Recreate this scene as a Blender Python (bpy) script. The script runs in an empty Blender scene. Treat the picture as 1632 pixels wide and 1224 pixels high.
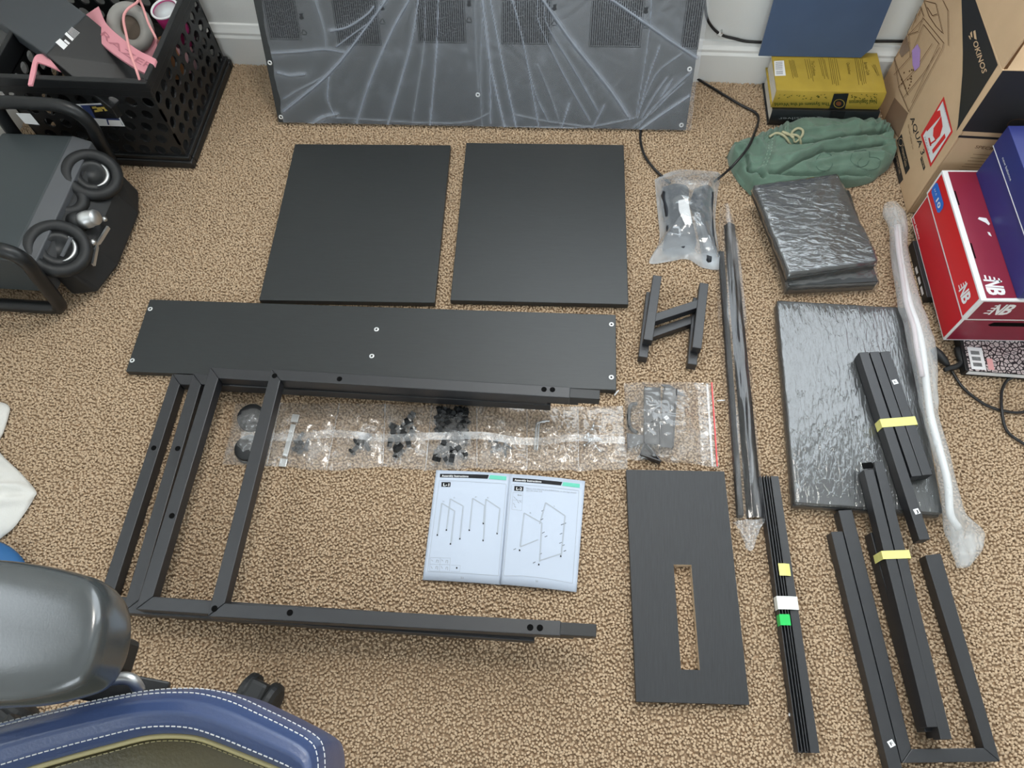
import bpy, bmesh, math, random
import numpy as np
from mathutils import Vector, Matrix

random.seed(7)
rng = np.random.default_rng(7)
PI = math.pi
scene = bpy.context.scene
COL = scene.collection

# ------------------------------------------------------------------ camera
F_PX, CAM_H = 1177.549, 1.18353
CR = np.array((0.9957, 0.0879, -0.0287)); CU = np.array((-0.0652, 0.8876, 0.4560)); CW = np.array((-0.0656, 0.4522, -0.8895))
CW /= np.linalg.norm(CW); CR -= CW * (CR @ CW); CR /= np.linalg.norm(CR); CU = np.cross(CR, CW)
CO = np.array((0.0, 0.0, CAM_H))
cd = bpy.data.cameras.new('camera'); cam = bpy.data.objects.new('camera', cd); COL.objects.link(cam)
cd.sensor_width = 36.0; cd.sensor_fit = 'HORIZONTAL'; cd.lens = 36.0 * F_PX / 1632.0; cd.clip_start = 0.02
cam.matrix_world = Matrix(((CR[0], CU[0], -CW[0], 0), (CR[1], CU[1], -CW[1], 0), (CR[2], CU[2], -CW[2], CAM_H), (0, 0, 0, 1)))
scene.camera = cam

# ------------------------------------------------------------------ sky, daylight, exposure
world = bpy.data.worlds.new('sky'); scene.world = world; world.use_nodes = True
bgn = world.node_tree.nodes['Background']
bgn.inputs['Color'].default_value = (0.86, 0.94, 1.0, 1); bgn.inputs['Strength'].default_value = 8.0
vs = scene.view_settings
vs.view_transform = 'Standard'; vs.look = 'None'; vs.gamma = 1.0; vs.use_curve_mapping = False
vs.exposure = -0.66
scene.cycles.transparent_max_bounces = 24
scene.cycles.max_bounces = 10
scene.cycles.diffuse_bounces = 5
WALL_Y, WALL_XL, WALL_XR, WALL_YF, CEIL = 1.412, -1.26, 2.1, -2.3, 2.65
WIN1 = (-0.30, 1.60, 0.75, 2.45)         # back wall: x0, x1, z0, z1
WIN2 = (-0.25, 0.60, 1.10, 2.05)          # left wall: y0, y1, z0, z1
FILL_GLOW = 50.0                             # glow of the added, unseen fill dome
FILL_WIN = (-0.75, 0.85, 0.90, 2.10)         # opening added behind the camera for frontal fill: x0, x1, z0, z1
def portal(name, loc, rot, sx, sy):
    l = bpy.data.lights.new(name, 'AREA'); l.shape = 'RECTANGLE'; l.size = sx; l.size_y = sy
    l.cycles.is_portal = True
    o = bpy.data.objects.new(name, l); COL.objects.link(o); o.location = loc; o.rotation_euler = rot
portal('daylight_back', ((WIN1[0]+WIN1[1])/2, WALL_Y+0.06, (WIN1[2]+WIN1[3])/2), (-PI/2, 0, 0), WIN1[1]-WIN1[0], WIN1[3]-WIN1[2])
portal('daylight_side', (WALL_XL-0.06, (WIN2[0]+WIN2[1])/2, (WIN2[2]+WIN2[3])/2), (0, -PI/2, 0), WIN2[3]-WIN2[2], WIN2[1]-WIN2[0])

portal('fill_front', ((FILL_WIN[0]+FILL_WIN[1])/2, WALL_YF-0.06, (FILL_WIN[2]+FILL_WIN[3])/2), (PI/2, 0, 0), FILL_WIN[1]-FILL_WIN[0], FILL_WIN[3]-FILL_WIN[2])

# ------------------------------------------------------------------ measuring helpers
def ray(x, y): return (x-816)/F_PX*CR - (y-612)/F_PX*CU + CW
def G(x, y, z=0.0):
    d = ray(x, y); return CO + d*((z-CAM_H)/d[2])
def WY(x, y, Y):
    d = ray(x, y); return CO + d*(Y/d[1])
def PL(x, y, p0, n):
    d = ray(x, y); return CO + d*(((np.asarray(p0)-CO) @ n)/(d @ n))
def zm(x, y, ox, oy, s): return (x/s+ox, y/s+oy)
def A(*p): return np.array(p, float)
def unit(v): v = np.asarray(v, float); return v/np.linalg.norm(v)

# ------------------------------------------------------------------ materials
MATS = {}
def mat(name, col=(0.5, 0.5, 0.5), rough=0.5, metal=0.0, spec=0.5, var=0.0, vscale=30.0, bump=0.0, bscale=200.0, stretch=None, sheen=0.0, trans=None):
    if name in MATS: return MATS[name]
    m = bpy.data.materials.new(name); MATS[name] = m; m.use_nodes = True
    nt = m.node_tree; b = nt.nodes['Principled BSDF']
    b.inputs['Base Color'].default_value = (*col, 1); b.inputs['Roughness'].default_value = rough
    b.inputs['Metallic'].default_value = metal; b.inputs['Specular IOR Level'].default_value = spec
    if sheen: b.inputs['Sheen Weight'].default_value = sheen
    tc = nt.nodes.new('ShaderNodeTexCoord'); mp = nt.nodes.new('ShaderNodeMapping')
    nt.links.new(tc.outputs['Object'], mp.inputs['Vector'])
    if stretch: mp.inputs['Scale'].default_value = stretch
    if var:
        n = nt.nodes.new('ShaderNodeTexNoise'); n.inputs['Scale'].default_value = vscale; n.inputs['Detail'].default_value = 5
        nt.links.new(mp.outputs[0], n.inputs['Vector'])
        r = nt.nodes.new('ShaderNodeValToRGB')
        r.color_ramp.elements[0].position = 0.3; r.color_ramp.elements[1].position = 0.7
        r.color_ramp.elements[0].color = (*[c*(1-var) for c in col], 1); r.color_ramp.elements[1].color = (*[min(1, c*(1+var)) for c in col], 1)
        nt.links.new(n.outputs['Fac'], r.inputs[0]); nt.links.new(r.outputs[0], b.inputs['Base Color'])
    if bump:
        n = nt.nodes.new('ShaderNodeTexNoise'); n.inputs['Scale'].default_value = bscale; n.inputs['Detail'].default_value = 4
        nt.links.new(mp.outputs[0], n.inputs['Vector'])
        bp = nt.nodes.new('ShaderNodeBump'); bp.inputs['Strength'].default_value = bump; bp.inputs['Distance'].default_value = 0.002
        nt.links.new(n.outputs['Fac'], bp.inputs['Height']); nt.links.new(bp.outputs[0], b.inputs['Normal'])
    return m

def film(name, haze=0.08, gloss=1.0, rough=0.12, bump=0.4, bscale=60.0, stretch=(1, 1, 1), tint=(0.86, 0.88, 0.9), fold=0.0, rot=0.0, dist=0.004, veins=0.0):
    """clear plastic film: see-through, fresnel gloss, a little milky haze; attribute 'fold' marks doubled film"""
    m = bpy.data.materials.new(name); MATS[name] = m; m.use_nodes = True
    nt = m.node_tree; nt.nodes.clear(); L = nt.links.new
    out = nt.nodes.new('ShaderNodeOutputMaterial')
    tr = nt.nodes.new('ShaderNodeBsdfTransparent'); df = nt.nodes.new('ShaderNodeBsdfDiffuse'); df.inputs[0].default_value = (*tint, 1)
    gl = nt.nodes.new('ShaderNodeBsdfGlossy'); gl.inputs['Roughness'].default_value = rough; gl.inputs[0].default_value = (1, 1, 1, 1)
    tc = nt.nodes.new('ShaderNodeTexCoord'); mp = nt.nodes.new('ShaderNodeMapping'); mp.inputs['Scale'].default_value = stretch
    mp.inputs['Rotation'].default_value = (0, 0, rot)
    L(tc.outputs['Object'], mp.inputs[0])
    n = nt.nodes.new('ShaderNodeTexNoise'); n.inputs['Scale'].default_value = bscale; n.inputs['Detail'].default_value = 3; n.inputs['Distortion'].default_value = 0.8
    L(mp.outputs[0], n.inputs['Vector'])
    bp = nt.nodes.new('ShaderNodeBump'); bp.inputs['Strength'].default_value = bump; bp.inputs['Distance'].default_value = dist
    L(n.outputs['Fac'], bp.inputs['Height'])
    fr = nt.nodes.new('ShaderNodeLayerWeight'); fr.inputs['Blend'].default_value = 0.5     # 1-|cos|, the same from both sides of the film
    L(bp.outputs[0], fr.inputs['Normal']); L(bp.outputs[0], gl.inputs['Normal'])
    p5 = nt.nodes.new('ShaderNodeMath'); p5.operation = 'POWER'; p5.inputs[1].default_value = 5.0; L(fr.outputs['Facing'], p5.inputs[0])
    sc_ = nt.nodes.new('ShaderNodeMath'); sc_.operation = 'MULTIPLY_ADD'; sc_.inputs[1].default_value = 0.92; sc_.inputs[2].default_value = 0.08; L(p5.outputs[0], sc_.inputs[0])
    gm = nt.nodes.new('ShaderNodeMath'); gm.operation = 'MULTIPLY'; gm.use_clamp = True; gm.inputs[1].default_value = gloss
    L(sc_.outputs[0], gm.inputs[0])
    mx = nt.nodes.new('ShaderNodeMixShader'); L(tr.outputs[0], mx.inputs[1]); L(df.outputs[0], mx.inputs[2])
    mx.inputs[0].default_value = haze
    src = None
    if fold:
        at = nt.nodes.new('ShaderNodeAttribute'); at.attribute_name = 'fold'
        ma = nt.nodes.new('ShaderNodeMath'); ma.operation = 'MULTIPLY_ADD'; ma.use_clamp = True; ma.inputs[1].default_value = fold; ma.inputs[2].default_value = haze
        L(at.outputs['Fac'], ma.inputs[0]); src = ma.outputs[0]
    if veins:
        wv = nt.nodes.new('ShaderNodeTexNoise'); wv.inputs['Scale'].default_value = bscale*0.6; wv.inputs['Detail'].default_value = 4
        L(mp.outputs[0], wv.inputs['Vector'])
        rp = nt.nodes.new('ShaderNodeMapRange'); rp.inputs[1].default_value = 0.56; rp.inputs[2].default_value = 0.75; rp.inputs[3].default_value = 0; rp.inputs[4].default_value = veins
        L(wv.outputs['Fac'], rp.inputs[0])
        ad = nt.nodes.new('ShaderNodeMath'); ad.operation = 'ADD'; ad.use_clamp = True; ad.inputs[1].default_value = haze
        L(rp.outputs[0], ad.inputs[0])
        if src: L(src, ad.inputs[1])
        src = ad.outputs[0]
    if src: L(src, mx.inputs[0])
    m2 = nt.nodes.new('ShaderNodeMixShader'); L(gm.outputs[0], m2.inputs[0]); L(mx.outputs[0], m2.inputs[1]); L(gl.outputs[0], m2.inputs[2])
    L(m2.outputs[0], out.inputs[0])
    return m

M_LAM = mat('black_laminate', (0.015, 0.018, 0.019), 0.44, spec=0.6, bump=0.05, bscale=300, stretch=(1, 12, 1), var=0.12, vscale=40)
M_LAMG = mat('black_woodgrain', (0.020, 0.022, 0.025), 0.5, spec=0.5, bump=0.25, bscale=160, stretch=(6, 0.35, 1), var=0.2, vscale=80)
M_STEEL = mat('black_powder_coat', (0.018, 0.019, 0.022), 0.42, spec=0.62, bump=0.05, bscale=900)
M_HOLE = mat('hole_black', (0.002, 0.002, 0.002), 0.8, spec=0.1)
M_PLBLACK = mat('black_plastic', (0.010, 0.011, 0.012), 0.45)
M_RUBBER = mat('black_rubber', (0.012, 0.013, 0.014), 0.55)
M_INSERT = mat('zinc_insert', (0.75, 0.76, 0.76), 0.35, metal=0.6)
M_SILVER = mat('silver_metal', (0.72, 0.73, 0.74), 0.25, metal=1.0)
M_BRUSH = mat('brushed_metal', (0.62, 0.63, 0.63), 0.38, metal=0.9)
M_WHITE = mat('white_print', (0.82, 0.83, 0.84), 0.5)
M_PAPER = mat('paper', (0.52, 0.58, 0.68), 0.6, spec=0.3)
M_INK = mat('black_ink', (0.012, 0.012, 0.014), 0.6, spec=0.2)
M_GREYINK = mat('grey_ink', (0.33, 0.35, 0.37), 0.7, spec=0.2)
M_PALEINK = mat('pale_grey_ink', (0.42, 0.46, 0.51), 0.7, spec=0.2)
M_YTAPE = mat('yellow_masking_tape', (0.80, 0.74, 0.24), 0.6, var=0.06, vscale=200)
M_WTAPE = mat('white_tape', (0.78, 0.80, 0.76), 0.5)
M_GTAPE = mat('green_tape', (0.01, 0.55, 0.10), 0.4)

# ------------------------------------------------------------------ mesh builder
class MB:
    def __init__(s): s.v = []; s.f = []; s.attr = None
    def add(s, vs, fs):
        b = len(s.v); s.v += [tuple(map(float, p)) for p in vs]; s.f += [tuple(i+b for i in f) for f in fs]; return s
    def hexa(s, bot, top):
        n = len(bot); fs = [tuple(reversed(range(n))), tuple(range(n, 2*n))]
        fs += [(i, (i+1) % n, n+(i+1) % n, n+i) for i in range(n)]
        return s.add(list(bot)+list(top), fs)
    def prism(s, poly, z0, z1):
        return s.hexa([(p[0], p[1], z0) for p in poly], [(p[0], p[1], z1) for p in poly])
    def box(s, c, size, ex=(1, 0, 0), ey=(0, 1, 0), ez=(0, 0, 1)):
        c = A(*c); ex, ey, ez = (A(*e)*h/2 for e, h in zip((ex, ey, ez), size))
        q = [c-ex-ey, c+ex-ey, c+ex+ey, c-ex+ey]
        return s.hexa([p-ez for p in q], [p+ez for p in q])
    def bar(s, p, q, w, h, up=(0, 0, 1)):
        """bar of width w, height h; p, q are ends of the centre line of the TOP face"""
        p, q = A(*p), A(*q); d = unit(q-p); sd = unit(np.cross(d, up))*w/2; u = unit(np.cross(sd, d))*h
        top = [p-sd, q-sd, q+sd, p+sd]
        if np.dot(np.cross(top[1]-top[0], top[2]-top[1]), u) < 0: top = top[::-1]
        return s.hexa([t-u for t in top], top)
    def tube(s, path, r, n=10, closed=False, caps=True):
        P = [A(*p) for p in path]; m = len(P); rr = r if hasattr(r, '__len__') else [r]*m
        rings = []; ref = None
        for i in range(m):
            t = unit(P[(i+1) % m]-P[i-1]) if closed else unit(P[min(i+1, m-1)]-P[max(i-1, 0)])
            if ref is None:
                ref = A(0, 0, 1) if abs(t[2]) < 0.9 else A(1, 0, 0)
            ref = unit(ref - t*(ref @ t)); b = np.cross(t, ref)
            rings.append([P[i]+rr[i]*(math.cos(2*PI*k/n)*ref+math.sin(2*PI*k/n)*b) for k in range(n)])
        vs = [p for rg in rings for p in rg]; fs = []
        for i in range(m if closed else m-1):
            for k in range(n):
                j = (i+1) % m
                fs.append((i*n+k, i*n+(k+1) % n, j*n+(k+1) % n, j*n+k))
        if caps and not closed:
            fs.append(tuple(reversed(range(n)))); fs.append(tuple((m-1)*n+k for k in range(n)))
        return s.add(vs, fs)
    def lathe(s, prof, c=(0, 0, 0), axis=(0, 0, 1), n=24):
        c = A(*c); ax = unit(axis); e = A(1, 0, 0) if abs(ax[0]) < 0.9 else A(0, 1, 0)
        e = unit(e-ax*(e @ ax)); b = np.cross(ax, e); vs = []; fs = []
        for (r, h) in prof:
            vs += [c+ax*h+r*(math.cos(2*PI*k/n)*e+math.sin(2*PI*k/n)*b) for k in range(n)]
        for i in range(len(prof)-1):
            for k in range(n): fs.append((i*n+k, i*n+(k+1) % n, (i+1)*n+(k+1) % n, (i+1)*n+k))
        if prof[0][0] > 1e-6: fs.append(tuple(reversed(range(n))))
        if prof[-1][0] > 1e-6: fs.append(tuple((len(prof)-1)*n+k for k in range(n)))
        return s.add(vs, fs)
    def grid(s, nu, nv, fn, closed_u=False):
        vs = [fn(i/(nu if closed_u else nu-1), j/(nv-1)) for j in range(nv) for i in range(nu)]; fs = []
        for j in range(nv-1):
            for i in range(nu if closed_u else nu-1):
                a, b = j*nu+i, j*nu+(i+1) % nu
                fs.append((a, b, b+nu, a+nu))
        return s.add(vs, fs)
    def poly(s, pts): return s.add(pts, [tuple(range(len(pts)))])

def link_obj(name, me, material, root=None, smooth=False, bevel=0.0, thick=0.0, subd=0):
    o = bpy.data.objects.new(name, me); COL.objects.link(o)
    if material: 
        if not me.materials: me.materials.append(material)
    if smooth:
        me.polygons.foreach_set('use_smooth', [True]*len(me.polygons))
    if thick:
        md = o.modifiers.new('Thickness', 'SOLIDIFY'); md.thickness = thick; md.offset = 0
    if subd:
        md = o.modifiers.new('Smooth', 'SUBSURF'); md.levels = subd; md.render_levels = subd
    if bevel:
        md = o.modifiers.new('Edges', 'BEVEL'); md.width = bevel; md.segments = 2; md.limit_method = 'ANGLE'; md.angle_limit = math.radians(40)
    if root is not None: o.parent = root
    return o

def put(name, mb, material, root=None, smooth=False, bevel=0.0, thick=0.0, fix=False, subd=0, base=None):
    """link the builder's (world space) geometry as one mesh object, below root if given"""
    V = np.array(mb.v)
    top = root
    if root is not None:
        Mi = np.array(ROOTM[root.name].inverted()); V = V @ Mi[:3, :3].T + Mi[:3, 3]; off = None
    else:
        lo, hi = V.min(0), V.max(0); off = A((lo[0]+hi[0])/2, (lo[1]+hi[1])/2, lo[2]) if base is None else A(*base)
        V = V - off
    me = bpy.data.meshes.new(name); me.from_pydata(V.tolist(), [], mb.f); me.update()
    if fix:
        bm = bmesh.new(); bm.from_mesh(me); bmesh.ops.recalc_face_normals(bm, faces=bm.faces); bm.to_mesh(me); bm.free()
    if mb.attr is not None:
        a = me.attributes.new('fold', 'FLOAT', 'POINT'); a.data.foreach_set('value', np.asarray(mb.attr, dtype=np.float32))
    o = link_obj(name, me, material, root, smooth, bevel, thick, subd)
    if off is not None: o.location = off
    M = Matrix.Translation(Vector(off)) if off is not None else ROOTM[root.name]
    ROOTM[o.name] = M.copy()
    return o

ROOTM = {}
def tag(o, label, cat, group=None, kind=None):
    if label: o['label'] = label
    if cat: o['category'] = cat
    if group: o['group'] = group
    if kind: o['kind'] = kind
    return o
def thing(name, label, cat, loc, group=None, rz=0.0):
    o = bpy.data.objects.new(name, None); COL.objects.link(o); o.empty_display_size = 0.05
    o.location = tuple(map(float, loc)); o.rotation_euler = (0, 0, rz)
    ROOTM[o.name] = Matrix.Translation(o.location) @ Matrix.Rotation(rz, 4, 'Z')
    return tag(o, label, cat, group)
def struct(name, mb, material, root=None, **k):
    o = put(name, mb, material, root, **k)
    if root is None: o['kind'] = 'structure'
    return o

# text as flat geometry -------------------------------------------------
def text_shape(s, bold=0.0, shear=0.0):
    cu = bpy.data.curves.new('lettering', 'FONT'); cu.body = s; cu.size = 1.0; cu.offset = bold; cu.shear = shear; cu.resolution_u = 2
    to = bpy.data.objects.new('lettering', cu); COL.objects.link(to)
    dg = bpy.context.evaluated_depsgraph_get(); dg.update()
    me = to.evaluated_get(dg).to_mesh()
    vs = np.array([v.co[:] for v in me.vertices]) if len(me.vertices) else np.zeros((0, 3)); fs = [tuple(p.vertices) for p in me.polygons]
    to.evaluated_get(dg).to_mesh_clear(); bpy.data.objects.remove(to); bpy.data.curves.remove(cu)
    return vs, fs
def text_on(mb, s, o, right, up, bold=0.0, shear=0.0, fit=True):
    """letters with their baseline starting at o; right = whole width vector, up = cap height vector"""
    vs, fs = text_shape(s, bold, shear)
    if not len(vs): return
    x0, x1 = vs[:, 0].min(), vs[:, 0].max()
    o, right, up = A(*o), A(*right), A(*up)
    pts = [o+right*(v[0]-x0)/(x1-x0)+up*(v[1]/0.72) for v in vs]
    mb.add(pts, fs)

# flat print on a plane, points given by where they are seen on that plane
class Face:
    def __init__(s, p0, n, lift=0.0004):
        s.p0 = A(*p0); s.n = unit(n); s.q = s.p0+s.n*lift
    def __call__(s, x, y): return PL(x, y, s.q, s.n)
    def poly(s, mb, pts): return mb.poly([s(*p) for p in pts])
    def text(s, mb, t, a, b, c, bold=0.0, shear=0.0):
        o = s(*a); text_on(mb, t, o, s(*b)-o, s(*c)-o, bold, shear)
    def line(s, mb, a, b, w=0.0008):
        p, q = s(*a), s(*b); d = unit(q-p); k = unit(np.cross(d, s.n))*w/2
        return mb.poly([p-k, q-k, q+k, p+k])

def rectfit(q):
    """four measured corners (TL,TR,BR,BL) -> the true rectangle nearest to them"""
    q = [A(*p)[:2] for p in q]; c = sum(q)/4
    e = unit((q[1]-q[0])+(q[2]-q[3])); n = unit((q[0]-q[3])+(q[1]-q[2])); n2 = A(-e[1], e[0])
    e = unit(e + A(n[1], -n[0])); n2 = A(-e[1], e[0])
    w = ((q[1]-q[0]) @ e + (q[2]-q[3]) @ e)/2; l = ((q[0]-q[3]) @ n2 + (q[1]-q[2]) @ n2)/2
    return c, e, n2, w, l
def rect_pts(c, e, n, w, l): return [c-e*w/2-n*l/2, c+e*w/2-n*l/2, c+e*w/2+n*l/2, c-e*w/2+n*l/2]
def noise1(x, seed=0):
    x = np.asarray(x, float); i = np.floor(x).astype(int); f = x-i; f = f*f*(3-2*f)
    h = lambda k: np.modf(np.abs(np.sin((k+seed*17.31)*127.1)*43758.5453))[0]
    return h(i)*(1-f)+h(i+1)*f
def noise2(x, y, seed=0):
    xi, yi = math.floor(x), math.floor(y); fx, fy = x-xi, y-yi; fx = fx*fx*(3-2*fx); fy = fy*fy*(3-2*fy)
    def h(a, b): return math.modf(abs(math.sin(a*127.1+b*311.7+seed*74.7)*43758.5453))[0]
    return (h(xi, yi)*(1-fx)+h(xi+1, yi)*fx)*(1-fy)+(h(xi, yi+1)*(1-fx)+h(xi+1, yi+1)*fx)*fy
def spline(pts, n):
    """smooth Catmull-Rom through the points, n samples"""
    P = np.array(pts, float); P = np.vstack([2*P[0]-P[1], P, 2*P[-1]-P[-2]]); m = len(P)-3; out = []
    for k in range(n):
        t = k/(n-1)*m; i = min(int(t), m-1); f = t-i; a, b, c, d = P[i:i+4]
        out.append(0.5*((2*b)+(-a+c)*f+(2*a-5*b+4*c-d)*f*f+(-a+3*b-3*c+d)*f**3))
    return np.array(out)

# ================================================================== THE ROOM
M_WALL = mat('wall_paint', (0.80, 0.81, 0.79), 0.7, spec=0.3, bump=0.15, bscale=250)
M_TRIM = mat('trim_paint', (0.83, 0.84, 0.82), 0.35)
M_CEIL = mat('ceiling_paint', (0.80, 0.81, 0.82), 0.9, spec=0.1)
M_CARPET = mat('carpet_backing', (0.36, 0.26, 0.17), 1.0, spec=0.05, var=0.30, vscale=220, bump=1.0, bscale=260)
FLOOR_Z = -0.0045
struct('floor', MB().box(((WALL_XL+WALL_XR)/2, (WALL_Y+WALL_YF)/2, FLOOR_Z-0.05), (WALL_XR-WALL_XL+0.2, WALL_Y-WALL_YF+0.2, 0.1)), M_CARPET)
struct('ceiling', MB().box(((WALL_XL+WALL_XR)/2, (WALL_Y+WALL_YF)/2, CEIL+0.05), (WALL_XR-WALL_XL+0.2, WALL_Y-WALL_YF+0.2, 0.1)), M_CEIL)
def wall_with_window(name, fixed, lo, hi, win, axis):
    """wall slab of 0.1 m outside the line 'fixed' with one opening (a0,a1,z0,z1)"""
    mb = MB(); a0, a1, z0, z1 = win; zc = CEIL; zb = FLOOR_Z
    for (u0, u1, v0, v1) in ((lo, a0, zb, zc), (a1, hi, zb, zc), (a0, a1, zb, z0), (a0, a1, z1, zc)):
        c = ((u0+u1)/2, (v0+v1)/2); s = (u1-u0, v1-v0)
        if axis == 'x': mb.box((c[0], fixed+0.05, c[1]), (s[0], 0.1, s[1]))
        else: mb.box((fixed-0.05, c[0], c[1]), (0.1, s[0], s[1]))
    return struct(name, mb, M_WALL)
wall_with_window('wall_back', WALL_Y, WALL_XL-0.1, WALL_XR+0.1, WIN1, 'x')
wall_with_window('wall_left', WALL_XL, WALL_YF-0.1, WALL_Y, WIN2, 'y')
struct('wall_right', MB().box((WALL_XR+0.05, (WALL_Y+WALL_YF)/2, CEIL/2), (0.1, WALL_Y-WALL_YF, CEIL)), M_WALL)
wall_with_window('wall_front', WALL_YF-0.1, WALL_XL-0.1, WALL_XR+0.1, FILL_WIN, 'x')
def window(name, win, axis, wy=WALL_Y):
    a0, a1, z0, z1 = win; r = thing(name, None, None, ((a0+a1)/2, wy+0.05, z0) if axis == 'x' else (WALL_XL-0.05, (a0+a1)/2, z0)); r['kind'] = 'structure'
    def b(nm, u0, u1, v0, v1, t=0.05):
        c = ((u0+u1)/2, (v0+v1)/2)
        mb = MB().box((c[0], wy+0.03, c[1]), (u1-u0, t, v1-v0)) if axis == 'x' else MB().box((WALL_XL-0.03, c[0], c[1]), (t, u1-u0, v1-v0))
        put(nm, mb, M_TRIM, r, bevel=0.003)
    b('window_frame', a0, a0+0.05, z0, z1); b('window_frame', a1-0.05, a1, z0, z1)
    b('window_frame', a0, a1, z0, z0+0.05); b('window_frame', a0, a1, z1-0.05, z1)
    m = (a0+a1)/2; b('window_mullion', m-0.03, m+0.03, z0, z1); b('window_sill', a0-0.04, a1+0.04, z0-0.03, z0, 0.10)
window('window_1', WIN1, 'x'); window('window_2', WIN2, 'y'); window('fill_window', FILL_WIN, 'x', WALL_YF-0.06)  # the last one is added, unseen, to let in frontal fill
prof = [(0, FLOOR_Z), (0.014, FLOOR_Z), (0.014, 0.068), (0.011, 0.074), (0.011, 0.080), (0.007, 0.088), (0.004, 0.096), (0, 0.098)]
mb = MB(); n = len(prof)
vs = [(x, WALL_Y-d, z) for x in (WALL_XL, WALL_XR) for d, z in prof]
mb.add(vs, [tuple(range(n)), tuple(reversed(range(n, 2*n)))]+[(i, i+n, (i+1) % n+n, (i+1) % n) for i in range(n)])
struct('baseboard_back', mb, M_TRIM, fix=True)
mb = MB(); vs = [(WALL_XL+d, y, z) for y in (WALL_YF, WALL_Y-0.014) for d, z in prof]
mb.add(vs, [tuple(range(n)), tuple(reversed(range(n, 2*n)))]+[(i, i+n, (i+1) % n+n, (i+1) % n) for i in range(n)])
struct('baseboard_left', mb, M_TRIM, fix=True)

# added fill light: glowing dome out of view, brightens the carpet
FILL_POS = A(0.10, 1.16, CEIL)
lm = thing('added_fill_dome', 'added white fill dome glowing out of view above the boards', 'lamp', FILL_POS-A(0, 0, 0.09))
put('fill_base', MB().lathe([(0.245, -0.001), (0.245, -0.022), (0.23, -0.025), (0, -0.025)], FILL_POS, n=40), M_TRIM, lm, smooth=True)
ml = bpy.data.materials.new('fill_glow'); ml.use_nodes = True; ml.node_tree.nodes.clear()
e_ = ml.node_tree.nodes.new('ShaderNodeEmission'); e_.inputs[0].default_value = (1.0, 0.95, 0.87, 1); e_.inputs[1].default_value = FILL_GLOW
ml.node_tree.links.new(e_.outputs[0], ml.node_tree.nodes.new('ShaderNodeOutputMaterial').inputs[0])
put('fill_dome', MB().lathe([(0.225, -0.026), (0.22, -0.05), (0.18, -0.072), (0.11, -0.085), (0.04, -0.089), (0, -0.0895)], FILL_POS, n=40), ml, lm, smooth=True)

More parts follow.
